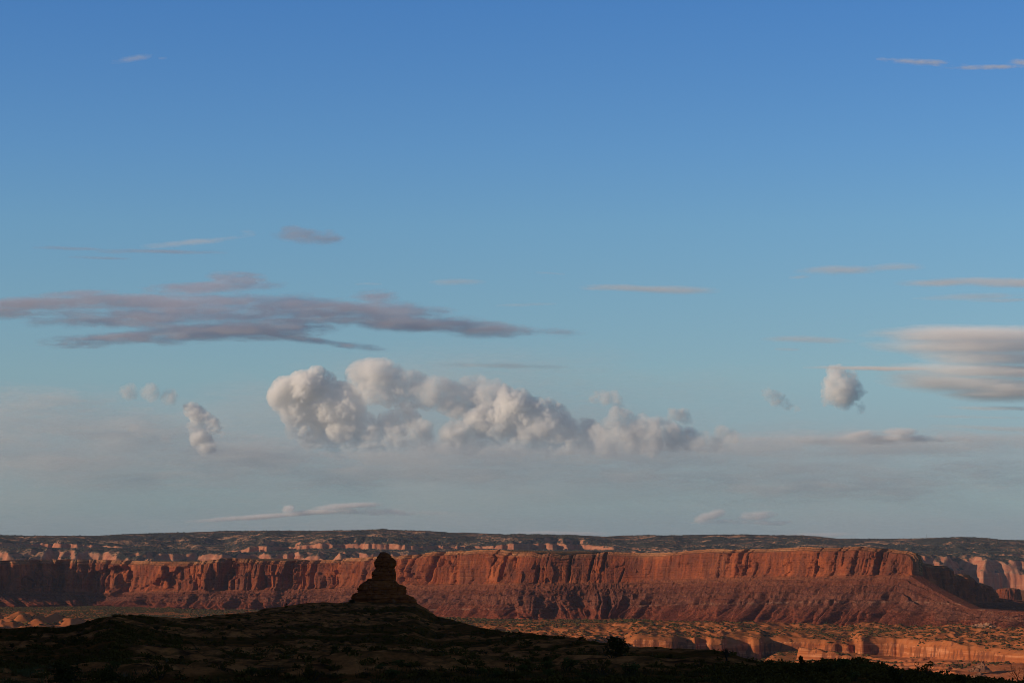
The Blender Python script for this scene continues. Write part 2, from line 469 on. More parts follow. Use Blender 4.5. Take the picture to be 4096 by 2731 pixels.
# ---------------------------------------------------------------- valley floor with the slickrock canyon
def valley_material():
    m, t, b = material("valley_slickrock")
    wall = attr_node(t, "wall")
    big = noise_node(t, 1 / 160.0, 5)
    med = noise_node(t, 1 / 22.0, 6, 0.6, off=9)
    fine = noise_node(t, 1 / 4.0, 6, 0.65, off=2)
    rock = ramp_node(t, [(0.3, (0.34, 0.118, 0.048)), (0.5, (0.42, 0.158, 0.064)), (0.7, (0.48, 0.20, 0.09))], med)
    soil = ramp_node(t, [(0.3, (0.24, 0.098, 0.042)), (0.55, (0.36, 0.150, 0.056)), (0.75, (0.46, 0.21, 0.07))], big)
    sl = slope_node(t)
    flat = math_node(t, 'MULTIPLY', maprange(t, sl, 0.955, 0.985), maprange(t, noise_node(t, 1 / 45.0, 6, 0.6, off=21), 0.44, 0.56))
    col = mixc(t, flat, rock, soil)
    # scrub too small to stand alone, as dull green ground cover on the flats
    col = mixc(t, math_node(t, 'MULTIPLY', maprange(t, sl, 0.95, 0.98), maprange(t, noise_node(t, 1 / 9.0, 5, 0.7, off=41), 0.52, 0.59, 0, 0.8)), col, (0.085, 0.072, 0.036))
    # walls: streaked pale and dark
    st = noise_node(t, 1 / 9.0, 6, 0.6, sz=0.12, off=13)
    st2 = noise_node(t, 1 / 30.0, 5, 0.6, sz=0.4, off=17)
    bands = noise_node(t, 1 / 5.0, 4, 0.6, sx=0.03, sy=0.03, off=19)
    wcol = ramp_node(t, [(0.36, (0.27, 0.088, 0.038)), (0.5, (0.38, 0.138, 0.058)), (0.62, (0.56, 0.27, 0.15))], bands)
    v = maprange(t, math_node(t, 'ADD', math_node(t, 'MULTIPLY', st, 0.55), math_node(t, 'MULTIPLY', st2, 0.45)), 0.475, 0.535)
    wcol = mixc(t, math_node(t, 'MULTIPLY', v, 0.85), wcol, (0.150, 0.060, 0.038))
    col = mixc(t, wall, col, wcol)
    apr = attr_node(t, "apron")
    acol = ramp_node(t, [(0.36, (0.36, 0.125, 0.055)), (0.52, (0.52, 0.195, 0.09)), (0.68, (0.60, 0.27, 0.14))], noise_node(t, 1 / 7.0, 5, 0.6, sx=0.08, sy=0.55, off=23))
    acol = mixc(t, math_node(t, 'MULTIPLY', maprange(t, noise_node(t, 1 / 12.0, 5, 0.7, sx=0.05, sy=0.6, off=51), 0.58, 0.64), 0.7), acol, (0.12, 0.05, 0.03))
    col = mixc(t, math_node(t, 'MULTIPLY', apr, maprange(t, wall, 0.0, 1.0, 1.0, 0.0)), col, acol)
    col = mixc(t, 1.0, col, (0.92, 0.76, 0.62), 'MULTIPLY')
    t.links.new(col, b.inputs["Base Color"])
    bump(t, b, math_node(t, 'ADD', fine, med), 1.6, 0.8)
    finish(b)
    return m

VMAT = valley_material()
wall_top = curve([(-400, 2560), (2200, 2560), (2500, 2562), (2530, 2545), (2560, 2537), (2640, 2547), (2700, 2552), (2740, 2550), (2900, 2556), (3060, 2562), (3200, 2566), (3316, 2568), (3415, 2575), (3432, 2541), (3500, 2549), (3571, 2551),
                  (3652, 2564), (3728, 2571), (3779, 2573), (3875, 2587), (3931, 2592), (3981, 2597), (4096, 2603), (4500, 2615)])
wall_bot = curve([(-400, 2590), (2400, 2590), (2700, 2592), (2715, 2625), (2900, 2640), (3060, 2640), (3100, 2612), (3400, 2612), (3432, 2612), (3500, 2615), (3584, 2625), (3627, 2627), (3875, 2642), (3956, 2647), (4096, 2648), (4500, 2650)])
wall_D = curve([(-400, 4500), (2400, 4500), (2530, 4470), (2690, 4440), (3060, 4490), (3400, 4450), (3434, 4430), (3500, 4450), (3580, 4430), (3652, 4330), (3728, 4220), (3875, 4080), (4096, 3920), (4500, 3800)])
# alcoves and jutting knobs along the rim (metres set back)
setback = curve([(-400, 0), (2698, 0), (2708, 52), (2768, 58), (2774, 34), (2786, 34), (2792, 56), (2830, 50), (2838, 14), (2896, 10), (2903, 58), (2998, 52), (3006, 16), (3046, 12), (3054, 84), (3200, 78), (3290, 52), (3300, 38), (3345, 34), (3356, 48),
                 (3392, 44), (3424, 60), (3436, 0), (3575, 2), (3583, 14), (3598, 14), (3604, 4), (3872, 0), (3882, 16), (3940, 16), (3990, 6), (4500, 4)])
def soft(fn, w=24):
    xs = np.arange(-900, 5000, 4.0)
    ys = fn(xs)
    k = int(w / 4)
    ker = np.hanning(2 * k + 3); ker /= ker.sum()
    ys = np.convolve(np.pad(ys, k + 1, mode='edge'), ker, 'valid')
    return lambda X: np.interp(X, xs, ys)
wall_D = soft(wall_D, 60)
setback = soft(setback, 10)
wall_top = soft(wall_top, 30)
wall_bot = soft(wall_bot, 40)
NXV = 1500
Xv = np.linspace(-700, 4800, NXV)
uv = U(Xv)
Dv = np.concatenate([np.linspace(900, 3150, 24)[:-1], np.linspace(3150, 3700, 70)[:-1], np.linspace(3700, 4800, 330)[:-1], np.linspace(4800, 5600, 110)[:-1], np.linspace(5600, 9300, 90)])
XX, DD = np.meshgrid(Xv, Dv)
wx, wy = U(XX) * DD, DD
XX0 = XX
XX = XX + 26 * fbm(wy / 50, wx / 200, 7.0, octaves=3, seed=509)
scal = 34 * np.abs(noise(wx / 46, wy / 160, 0.2, 501)) + 20 * fbm(wx / 90, wy / 300, octaves=3, seed=503) + 5 * fbm(wx / 14, wy / 60, octaves=3, seed=505)
big_emb = 150 * np.maximum(0, fbm(wx / 140, wy / 900, 3.0, octaves=2, seed=507)) * ((XX > 2710) & (XX < 3425))
dw = DD - wall_D(XX) - scal * np.interp(XX, [2400, 2700, 3430, 3440, 4096], [0.5, .5, 0.5, 0.5, 0.45]) - setback(XX0 + 5 * fbm(wy / 12, wx / 40, 2.0, octaves=2, seed=508))
zt_ = -(wall_top(XX) - YH) / F4 * wall_D(XX)
zl_ = -(wall_bot(XX) - YH) / F4 * wall_D(XX)
up = sstep(0, 16, dw)
up = 0.72 * sstep(0, 7, dw) + 0.28 * sstep(4, 34, dw)
canyon_on = sstep(2300, 2560, XX + 60 * fbm(wy / 130, octaves=3, seed=517))
bench_far = -170.0
rise = np.clip((DD - wall_D(XX)) / (5300 - wall_D(XX)), 0, 1)
z_bench = zt_ + (bench_far - zt_) * rise ** 0.8
z_low = zl_ + (-205 - zl_) * sstep(0, 700, -dw)
z_low = z_low + 6 * fbm(wx / 120, wy / 120, octaves=3, seed=511) * sstep(10, 200, -dw)
z = np.where(dw > 0, z_low + (z_bench - z_low) * up, z_low)
z_left = -172 - 6 * sstep(4600, 3600, DD)
z = z_left + (z - z_left) * canyon_on
# slickrock humps on the bench
hump_zone = sstep(0.02, 0.25, fbm(wx / 420, wy / 520, 1.0, octaves=3, seed=521) + np.interp(XX, [-300, 0, 420, 700, 2000, 2500, 2900, 3300, 4096], [.3, .35, .25, -.1, .1, .42, .40, .30, .28]))
hump_zone = hump_zone * sstep(20, 160, np.where(canyon_on > 0.5, dw, 400)) * sstep(5450, 4950, DD)
left_d = sstep(600, 100, XX) * sstep(4700, 4900, DD) * sstep(5700, 5350, DD)
hb = 1 - np.abs(noise(wx / 58, wy / 80, 0.4, 523)) * 2
hb2 = 1 - np.abs(noise(wx / 20, wy / 30, 0.7, 525)) * 2
z = z + hump_zone * (np.maximum(hb, 0) * 7.5 + np.maximum(hb2, 0) * 3.2) + 2.6 * np.maximum(0, 1 - 2.4 * np.abs(noise(wx / 24, wy / 40, 0.9, 526))) * sstep(2000, 2500, XX) * sstep(15, 60, np.where(canyon_on > 0.5, dw, 400)) * sstep(5450, 5100, DD) + left_d * np.maximum(0, fbm(wx / 48, wy / 80, 0.1, octaves=1, seed=527) + 0.05) * 40
z = z + 1.2 * fbm(wx / 16, wy / 22, octaves=3, seed=529) + 4 * fbm(wx / 300, wy / 400, octaves=2, seed=531)
# the fin of rounded heads and the pale apron hump under it
fx = sstep(3176, 3200, XX) * sstep(3470, 3400, XX)
fin_c = 4150 - (XX - 3180) * 0.35
fin_prof = sstep(34, 14, np.abs(DD - fin_c))
fin_top = -(np.interp(XX, [3180, 3200, 3250, 3300, 3350, 3400, 3470], [2600, 2588, 2590, 2596, 2603, 2614, 2640]) - YH) / F4 * 4150
lump = 3.5 * (np.abs(np.sin((XX - 3180) / 62.0 * math.pi)) - 0.6)
z = np.maximum(z, np.where(fx > 0.02, -215 + (fin_top + lump + 215) * fx * fin_prof, -999))
hx = sstep(3090, 3200, XX) * sstep(3480, 3300, XX) * sstep(60, 20, np.abs(DD - 4060 + (XX - 3180) * .35))
z = np.maximum(z, np.where(hx > 0.02, -215 + 23 * hx + 1.5 * noise(wx / 9, wy / 9, 0.3, 541), -999))
# rocky ledges on the apron
lx = sstep(3420, 3470, XX + 30 * fbm(wy / 30, octaves=2, seed=543)) * sstep(3850, 3800, XX + 40 * fbm(wy / 20, 3.0, octaves=2, seed=545))
ldz = 0
for d0, hgt, sd in ((4240, 4.5, 1), (4080, 5.0, 2), (3960, 6.0, 3), (3860, 7.5, 4)):
    e = DD - d0 + (XX - 3600) * 0.35 - 60 * fbm(wx / 60, wy / 200, octaves=4, seed=550 + sd) - 14 * np.abs(noise(wx / 18, wy / 40, .5, 560 + sd))
    ldz = ldz + 0
    z = z + lx * hgt * (sstep(0, 4, e) * sstep(90, 25, e)) * (0.8 + .5 * fbm(wx / 14, wy / 14, octaves=2, seed=570 + sd))
apron = sstep(3420, 3640, XX + 60 * fbm(wx / 40, wy / 60, octaves=3, seed=581)) * sstep(6, -12, dw)
gz = np.gradient(z, axis=0) / np.gradient(DD, axis=0)
wallm = sstep(0.55, 1.1, gz) * sstep(4750, 4650, DD)
valley = mesh_object("ground", np.stack([wx, wy, z], -1), grid_quads(*z.shape), VMAT, attrs={"wall": wallm, "apron": apron})
tag(valley, "sunlit valley floor of orange slickrock and scrub with a low canyon rim", "ground", kind="structure")
VZ = z

# ---------------------------------------------------------------- far plateau
def plateau_material():
    m, t, b = material("plateau_rock")
    wall = attr_node(t, "wall")
    big = noise_node(t, 1 / 380.0, 5)
    med = noise_node(t, 1 / 60.0, 6, 0.6, sx=0.5, off=4)
    fine = noise_node(t, 1 / 13.0, 5, 0.65, off=8)
    rock = ramp_node(t, [(0.32, (0.30, 0.155, 0.085)), (0.5, (0.42, 0.235, 0.135)), (0.7, (0.52, 0.33, 0.21))], med)
    scrub = math_node(t, 'ADD', math_node(t, 'MULTIPLY', fine, 0.5), math_node(t, 'MULTIPLY', noise_node(t, 1 / 150.0, 6, 0.65, sx=0.35, sy=1.0, off=6), 0.75))
    col = mixc(t, math_node(t, 'MULTIPLY', maprange(t, scrub, 0.535, 0.60), maprange(t, wall, 0.1, 0.7, 1.0, 0.0)), rock, (0.052, 0.056, 0.046))
    st = noise_node(t, 1 / 30.0, 6, 0.6, sz=0.25, off=13)
    wc = ramp_node(t, [(0.3, (0.26, 0.10, 0.062)), (0.5, (0.38, 0.155, 0.092)), (0.68, (0.48, 0.23, 0.14))], st)
    wc = mixc(t, maprange(t, noise_node(t, 1 / 12.0, 4, 0.6, sx=0.04, sy=0.04, off=15), 0.5, 0.64, 0, 0.5), wc, (0.48, 0.27, 0.17))
    col = mixc(t, wall, col, wc)
    col = mixc(t, 1.0, col, (0.95, 0.86, 0.80), 'MULTIPLY')
    t.links.new(col, b.inputs["Base Color"])
    bump(t, b, math_node(t, 'ADD', fine, st), 5.0, 0.7)
    finish(b)
    return m

PMAT = plateau_material()
sky_Y = curve([(-500, 2139), (0, 2141), (250, 2145), (400, 2141), (520, 2135), (900, 2121), (1024, 2121), (1300, 2120), (1540, 2118), (1700, 2123), (1800, 2130), (2048, 2139), (2350, 2144), (2600, 2141), (2900, 2137), (3072, 2139), (3200, 2139), (3270, 2144),
               (3350, 2153), (3500, 2153), (3700, 2151), (3780, 2148), (3850, 2146), (3930, 2149), (4010, 2158), (4096, 2160), (4600, 2165)])
c1_top = curve([(-500, 2205), (0, 2203), (200, 2196), (420, 2215), (900, 2222), (1300, 2216), (2000, 2212), (2700, 2215), (3000, 2206), (3500, 2215), (3700, 2222), (3900, 2236), (4096, 2260), (4600, 2270)])
c2_top = curve([(-500, 2158), (0, 2158), (220, 2160), (300, 2168), (420, 2178), (700, 2200), (900, 2205), (1050, 2172), (1150, 2178), (1300, 2160), (1500, 2160), (1700, 2170), (1900, 2178), (2050, 2158), (2250, 2158), (2360, 2168), (2500, 2192), (2900, 2195), (3300, 2200), (3700, 2202), (3900, 2206), (4096, 2212), (4600, 2215)])
c2_bot = curve([(-500, 2196), (0, 2194), (240, 2200), (420, 2196), (700, 2207), (900, 2210), (1050, 2212), (1300, 2198), (1700, 2204), (1900, 2200), (2050, 2206), (2360, 2206), (2500, 2202), (2900, 2203), (3300, 2208), (3700, 2212), (4096, 2222), (4600, 2225)])
Xp = np.linspace(-600, 4700, 1500)
Dp = np.concatenate([np.linspace(8600, 10200, 30)[:-1], np.linspace(10200, 13000, 330)[:-1], np.linspace(13000, 15000, 90)[:-1], np.linspace(15000, 24000, 20)])
XX, DD = np.meshgrid(Xp, Dp)
wx, wy = U(XX) * DD, DD
wrp = 950 * fbm(wx / 430, wy / 900, 0.5, octaves=5, gain=0.6, seed=601) + 60 * np.abs(noise(wx / 75, wy / 200, 0.4, 603)) + 40 * fbm(wx / 60, wy / 120, octaves=3, seed=605)
wrp2 = 1300 * fbm(wx / 420, wy / 900, 4.5, octaves=5, gain=0.6, seed=611) + 70 * np.abs(noise(wx / 85, wy / 200, 0.4, 613)) + 40 * fbm(wx / 60, wy / 120, 2.0, octaves=3, seed=615)
jut = curve([(-300, 0), (-100, -500), (225, 450), (236, -150), (285, -150), (300, -350), (420, 300), (440, 0), (1040, 0), (1060, -350), (1180, 350), (1190, -100), (1205, -250), (1255, 200), (1265, 0),
             (1480, 0), (1490, -200), (1560, 200), (1570, 0), (2030, 0), (2050, -350), (2240, 400), (2250, -50), (2360, 0), (3800, 0), (3820, -250), (3900, 250), (3910, 0)])
jut = soft(jut, 16)(XX) * 0.32
wrp = wrp * np.interp(XX, [-300, 0, 500, 700], [.6, .6, .7, 1]) + 0.7 * jut
wrp2 = wrp2 * np.interp(XX, [-300, 0, 500, 700], [.5, .5, .7, 1]) + jut
e1 = DD - 10700 - wrp
e2 = DD - 11750 - wrp2
zrow = lambda Y, D: -(Y - YH) / F4 * D
z0 = -200 + 6 * fbm(wx / 300, wy / 300, octaves=3, seed=621)
h1 = zrow(c1_top(XX), 10800)
h1b = zrow(c2_bot(XX), 11700)
h2 = zrow(c2_top(XX), 11850)
hs = zrow(sky_Y(XX), 14200)
up1 = 0.6 * sstep(0, 45, e1) + 0.4 * sstep(40, 330, e1)
up2 = 0.6 * sstep(0, 45, e2) + 0.4 * sstep(60, 420, e2)
b1 = h1 + (h1b - h1) * np.clip(e1 / 1000, 0, 1)
b2 = h2 + (hs - h2) * sstep(0, 1, np.clip(e2 / 2400, 0, 1)) ** 0.9
z = z0 + (b1 - z0) * up1
z = np.where(e2 > 0, np.maximum(z, b1) + (b2 - np.maximum(z, b1)) * up2, z)
dom = np.maximum(0, 1 - 2 * np.abs(noise(wx / 110, wy / 170, 0.3, 631))) * 9 + np.maximum(0, 1 - 2 * np.abs(noise(wx / 45, wy / 70, 0.3, 633))) * 4
z = z + dom * sstep(20, 120, e1) * np.where(e2 > 0, sstep(900, 100, e2) * 0.8, 1.0)
# low ledges with scrub between, on the long back slope
led = fbm(wx / 900, wy / 260, 2.0, octaves=4, gain=0.55, seed=641)
z = z + np.where(e2 > 0, sstep(100, 600, e2), 0) * (7 * sstep(-0.02, 0.03, led) + 6 * sstep(0.12, 0.16, led)) * sstep(14000, 13000, DD)
z = z + 3.0 * fbm(wx / 50, wy / 60, octaves=3, seed=643) * np.where(DD > 13900, 0.5, 1)
z = np.where(DD > 14400, z - (DD - 14400) * 0.03, z)
gz = np.hypot(np.gradient(z, axis=0) / np.gradient(DD, axis=0), np.gradient(z, axis=1) / np.gradient(wx, axis=1))
wallm = sstep(0.45, 1.0, gz)
plateau = mesh_object("plateau", np.stack([wx, wy, z], -1), grid_quads(*z.shape), PMAT, attrs={"wall": wallm})
tag(plateau, "far scrub-covered plateau with pink sandstone cliffs along the horizon", "plateau", kind="structure")
PZ, PX, PYD, PW = z, wx, wy, wallm
# ---------------------------------------------------------------- shaded foreground hill
def hill_material():
    m, t, b = material("hill_ground")
    led = attr_node(t, "ledge")
    big = noise_node(t, 1 / 26.0, 5)
    fine = noise_node(t, 1 / 0.9, 6, 0.65, off=3)
    med = noise_node(t, 1 / 5.0, 5, 0.6, off=6)
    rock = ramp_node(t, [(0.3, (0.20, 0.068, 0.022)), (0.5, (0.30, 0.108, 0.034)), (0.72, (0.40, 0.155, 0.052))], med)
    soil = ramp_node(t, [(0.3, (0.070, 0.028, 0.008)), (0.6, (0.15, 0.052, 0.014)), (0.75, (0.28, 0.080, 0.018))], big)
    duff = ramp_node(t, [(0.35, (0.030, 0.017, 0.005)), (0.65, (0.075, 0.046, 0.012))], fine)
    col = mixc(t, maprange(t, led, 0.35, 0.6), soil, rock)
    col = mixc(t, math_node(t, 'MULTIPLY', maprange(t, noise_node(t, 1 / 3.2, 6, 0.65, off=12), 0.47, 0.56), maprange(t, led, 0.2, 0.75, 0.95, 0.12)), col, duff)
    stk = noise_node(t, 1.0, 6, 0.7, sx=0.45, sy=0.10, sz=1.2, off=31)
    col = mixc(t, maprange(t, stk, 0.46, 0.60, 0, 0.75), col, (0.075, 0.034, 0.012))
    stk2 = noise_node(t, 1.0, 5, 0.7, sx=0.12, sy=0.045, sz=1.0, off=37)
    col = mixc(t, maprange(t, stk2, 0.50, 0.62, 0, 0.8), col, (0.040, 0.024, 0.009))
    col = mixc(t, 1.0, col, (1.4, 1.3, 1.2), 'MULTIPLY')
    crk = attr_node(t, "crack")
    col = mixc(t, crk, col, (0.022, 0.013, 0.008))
    t.links.new(col, b.inputs["Base Color"])
    bump(t, b, math_node(t, 'ADD', fine, med), 0.35, 0.9)
    finish(b)
    return m

HMAT = hill_material()
crest_Y = curve([(-700, 2512), (0, 2509), (35, 2511), (130, 2504), (235, 2508), (305, 2498), (357, 2485), (392, 2470), (453, 2461), (522, 2459), (631, 2466), (740, 2472), (827, 2463), (914, 2454), (1024, 2445), (1089, 2429), (1207, 2412), (1294, 2407),
                 (1346, 2412), (1407, 2406), (1660, 2405), (1699, 2428), (1742, 2459), (1808, 2475), (1864, 2491), (1938, 2509), (2048, 2527), (2157, 2538), (2231, 2543), (2292, 2551), (2366, 2563), (2440, 2573), (2531, 2587), (2614, 2587),
                 (2701, 2594), (2823, 2596), (2875, 2600), (2919, 2611), (2984, 2632), (3049, 2646), (3115, 2652), (3246, 2658), (3377, 2648), (3420, 2644), (3446, 2648), (3490, 2664), (3525, 2677), (3612, 2697), (3660, 2694), (3725, 2700), (3812, 2712), (3877, 2721), (3943, 2729), (4096, 2742), (4700, 2770)])
crest_D = curve([(-700, 600), (0, 650), (305, 620), (453, 560), (914, 800), (1294, 980), (1660, 1000), (1742, 960), (1864, 800), (2048, 620), (2366, 430), (2531, 390), (2875, 335), (2984, 310), (3246, 262), (3490, 240), (3725, 222), (4096, 212), (4700, 205)])
Y_NEAR, D_NEAR = 2775.0, 165.0

def hill_row(X, D):
    Dc = crest_D(X)
    t = np.clip((D - D_NEAR) / (Dc - D_NEAR), 0, 1)
    return Y_NEAR + (crest_Y(X) - Y_NEAR) * t ** 0.72

def hill_base(X, D):
    Dc = crest_D(X)
    z = -(hill_row(X, D) - YH) / F4 * D
    zc = -(crest_Y(X) - YH) / F4 * Dc
    z = np.where(D > Dc, zc - (D - Dc) * 0.04 - 220 * sstep(0, 650, D - Dc), z)
    zn = -(Y_NEAR - YH) / F4 * D_NEAR
    return np.where(D < D_NEAR, -1.75 + (zn + 1.75) * (D / D_NEAR) ** 0.9, z)

def hill_z(X, D):
    """returns height, ledge mask, crack mask"""
    X = np.asarray(X, float)
    D = np.asarray(D, float)
    x, y = U(X) * D, D
    z = hill_base(X, D)
    Dc = crest_D(X)
    far = sstep(20, 120, D)
    rel = D / Dc
    damp = 1 - 0.72 * sstep(0.80, 0.97, rel)
    und = fbm(x / 60, y / 90, 0.5, octaves=3, seed=701) * 3.6 + fbm(x / 22, y / 34, 0.5, octaves=4, seed=703) * 1.0
    # cross-bedded slickrock: inclined beds weathered into thin ledges
    patch = fbm(x / 48, y / 70, 2.0, octaves=4, seed=705)
    lm = sstep(0.0, 0.14, patch + 0.05)
    dip = x * 0.035 + y * 0.062 + 0.95 * fbm(x / 42, y / 60, 3.0, octaves=4, seed=707)
    saw = np.mod(dip, 1.0)
    step_ = sstep(0.0, 0.72, saw) * sstep(1.0, 0.84, saw)
    dip2 = dip * 2.7 + 0.7 * fbm(x / 7, y / 7, 1.0, octaves=2, seed=709)
    saw2 = np.mod(dip2, 1.0)
    gate = sstep(-0.1, 0.15, fbm(x / 9, y / 16, 4.0, octaves=3, seed=711))
    led = lm * (0.75 * step_ + 0.25 * sstep(0, .8, saw2) * sstep(1, .9, saw2)) * gate
    z = z + far * damp * (und * np.minimum(1, Dc / 1000) * 0.75 + (led * 1.1 + lm * 0.3) * np.minimum(1, 0.35 + Dc / 1200)) + 0.10 * far * fbm(x / 1.6, y / 2.4, octaves=3, seed=713)
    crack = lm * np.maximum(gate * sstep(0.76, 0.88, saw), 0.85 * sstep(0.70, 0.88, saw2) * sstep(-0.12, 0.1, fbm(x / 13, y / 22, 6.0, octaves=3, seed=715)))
    return z, lm, crack

Xh = np.linspace(-900, 5000, 1480)
Dh = np.concatenate([[2, 6, 12, 22, 36, 55, 80, 110, 140], np.geomspace(165, 1010, 720), np.linspace(1013, 1900, 40)])
XX, DD = np.meshgrid(Xh, Dh)
z, lm, crack = hill_z(XX, DD)
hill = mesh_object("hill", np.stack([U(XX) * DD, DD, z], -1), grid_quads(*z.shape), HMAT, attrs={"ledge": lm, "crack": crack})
tag(hill, "dark shaded hillside of ledgy rock and soil across the foreground under the rock spire", "hill", kind="structure")

# unseen escarpment left of the camera, added to shade the foreground hill
sx_ = np.linspace(-500, 1500, 240)
cx_ = -430 - 0.10 * np.maximum(sx_, 0) + 25 * fbm(sx_ / 160, octaves=4, seed=731)
rows_ = []
for (o, h) in ((140, -60), (95, -12), (62, 0.40), (50, 0.9), (30, 1.0), (-60, 1.02), (-160, 0.97), (-220, 0.3), (-300, -60)):
    hh = 138 + 14 * fbm(sx_ / 200, octaves=3, seed=733)
    zz = hh * h if abs(h) < 2 else np.full(len(sx_), float(h))
    rows_.append(np.stack([cx_ + o + 10 * fbm(sx_ / 40, o / 50.0, octaves=3, seed=735), sx_, zz], -1))
rv = np.stack(rows_)
em, et, eb = material("shade_escarpment_rock")
et.links.new(ramp_node(et, [(0.3, (0.20, 0.085, 0.042)), (0.7, (0.40, 0.19, 0.095))], noise_node(et, 1 / 30.0, 6)), eb.inputs["Base Color"])
finish(eb)
shade_esc = mesh_object("escarpment", rv, grid_quads(*rv.shape[:2])[:, ::-1], em)
tag(shade_esc, "tall unseen sandstone escarpment added left of the viewpoint to shade the foreground hill", "escarpment", kind="structure")

# ---------------------------------------------------------------- the rock spire
def spire_material():
    m, t, b = material("spire_sandstone")
    med = noise_node(t, 1 / 3.5, 6, 0.6)
    beds = noise_node(t, 1 / 1.1, 5, 0.6, sx=0.12, sy=0.12, off=4)
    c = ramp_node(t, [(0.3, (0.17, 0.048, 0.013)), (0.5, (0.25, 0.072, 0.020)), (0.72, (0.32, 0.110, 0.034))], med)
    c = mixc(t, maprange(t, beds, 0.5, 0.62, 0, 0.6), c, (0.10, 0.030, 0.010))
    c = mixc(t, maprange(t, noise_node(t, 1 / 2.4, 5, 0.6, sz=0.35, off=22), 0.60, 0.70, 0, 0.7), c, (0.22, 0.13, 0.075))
    t.links.new(c, b.inputs["Base Color"])
    bump(t, b, math_node(t, 'ADD', noise_node(t, 1 / 0.8, 6, 0.65, off=7), beds), 0.5, 1.0)
    finish(b)
    return m

SMAT = spire_material()
SPD = 1000.0
def loft(name, left, right, y0, y1, seed, rough, parent, depth=0.85, nz=150, na=220, dome=0.0):
    """stacked rock outline: left/right edge columns per row (photo px), lofted as irregular rings"""
    s = SPD / F4
    Yr = np.linspace(y1, y0, nz)[:, None]
    Lx = np.interp(Yr, [p[1] for p in left], [p[0] for p in left])
    Rx = np.interp(Yr, [p[1] for p in right], [p[0] for p in right])
    cx = (Lx + Rx) / 2 * 1.0
    hw = (Rx - Lx) / 2 * s
    th = np.linspace(0, 2 * math.pi, na, endpoint=False)[None]
    ex = 0.62
    cxm = np.sign(np.cos(th)) * np.abs(np.cos(th)) ** ex
    sym = np.sign(np.sin(th)) * np.abs(np.sin(th)) ** ex
    zz = -(Yr - YH) * s
    X0 = (cx - XC) * s
    x = X0 + hw * cxm
    y = SPD + hw * depth * sym
    z = zz + 0 * x
    d = rough * (0.9 * fbm(x / 3.2, y / 3.2, z / 2.4, octaves=4, seed=seed) + 0.5 * fbm(x / 9, y / 9, z / 0.8, octaves=3, seed=seed + 3))
    ck = np.abs(noise(x / 3.4, y / 3.4, z / 9, seed + 5))
    d = d - rough * 0.7 * sstep(0.10, 0.0, ck)
    bedz = np.abs(np.mod(z / 1.9 + 0.35 * noise(x / 6, y / 6, 0.2, seed + 7), 1.0) - 0.5)
    d = d - rough * 0.55 * sstep(0.10, 0.0, bedz)
    x = x + d * np.cos(th)
    y = y + d * np.sin(th)
    V = np.stack([x, y, z], -1).reshape(-1, 3)
    a = np.arange(na)
    q = []
    for r in range(nz - 1):
        q.append(np.stack([r * na + a, r * na + (a + 1) % na, (r + 1) * na + (a + 1) % na, (r + 1) * na + a], 1))
    top = V[-na:].mean(0) + [0, 0, dome]
    bot = V[:na].mean(0)
    nV = len(V)
    V = np.concatenate([V, [top, bot]])
    tr = np.concatenate([np.stack([(nz - 1) * na + a, (nz - 1) * na + (a + 1) % na, np.full(na, nV)], 1), np.stack([(a + 1) % na, a, np.full(na, nV + 1)], 1)])
    o = mesh_object(name, V - SP0, np.concatenate(q), SMAT, parent=parent, tris=tr)
    return o

SP0 = np.array([float(U(1535)) * SPD, SPD, -(2405 - YH) / F4 * SPD])
spire = bpy.data.objects.new("rock_spire", None)
COL.objects.link(spire)
spire.location = SP0
tag(spire, "dark balanced rock spire in shade with a rounded cap on a stepped pedestal", "rock spire")
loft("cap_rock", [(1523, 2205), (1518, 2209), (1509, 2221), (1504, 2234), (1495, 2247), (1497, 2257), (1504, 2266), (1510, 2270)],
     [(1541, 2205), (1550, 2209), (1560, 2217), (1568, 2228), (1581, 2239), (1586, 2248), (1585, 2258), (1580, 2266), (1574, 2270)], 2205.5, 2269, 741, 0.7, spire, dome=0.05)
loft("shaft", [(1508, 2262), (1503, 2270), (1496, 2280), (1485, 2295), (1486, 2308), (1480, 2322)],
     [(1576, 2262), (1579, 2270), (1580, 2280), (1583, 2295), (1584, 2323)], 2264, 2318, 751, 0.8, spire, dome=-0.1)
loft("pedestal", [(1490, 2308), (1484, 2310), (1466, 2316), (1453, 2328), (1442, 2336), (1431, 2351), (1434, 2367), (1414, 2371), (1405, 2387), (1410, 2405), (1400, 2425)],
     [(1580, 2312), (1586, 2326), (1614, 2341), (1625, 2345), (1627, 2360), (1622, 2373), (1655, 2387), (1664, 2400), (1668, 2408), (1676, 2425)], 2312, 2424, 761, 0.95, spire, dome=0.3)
# ---------------------------------------------------------------- vegetation
def leaf_material(name, c0, c1, scale=3.0):
    m, t, b = material(name)
    g = N(t, "ShaderNodeObjectInfo")
    col = ramp_node(t, [(0.3, c0), (0.7, c1)], noise_node(t, scale, 3))
    t.links.new(col, b.inputs["Base Color"])
    finish(b)
    return m

LEAF_DARK = leaf_material("juniper_leaves", (0.036, 0.026, 0.008), (0.070, 0.056, 0.015))
LEAF_OLIVE = leaf_material("olive_leaves", (0.060, 0.058, 0.016), (0.105, 0.095, 0.025))
LEAF_SAGE = leaf_material("brush_leaves", (0.066, 0.039, 0.009), (0.115, 0.073, 0.016))
BARK = leaf_material("grey_bark", (0.030, 0.022, 0.016), (0.060, 0.045, 0.033))
TWIG = leaf_material("bleached_twigs", (0.10, 0.080, 0.058), (0.16, 0.13, 0.095))
SCRUB_LIT = leaf_material("valley_scrub_leaves", (0.050, 0.037, 0.013), (0.080, 0.060, 0.021), 0.05)
SCRUB_FAR = leaf_material("plateau_scrub_leaves", (0.040, 0.044, 0.036), (0.060, 0.064, 0.052), 0.01)

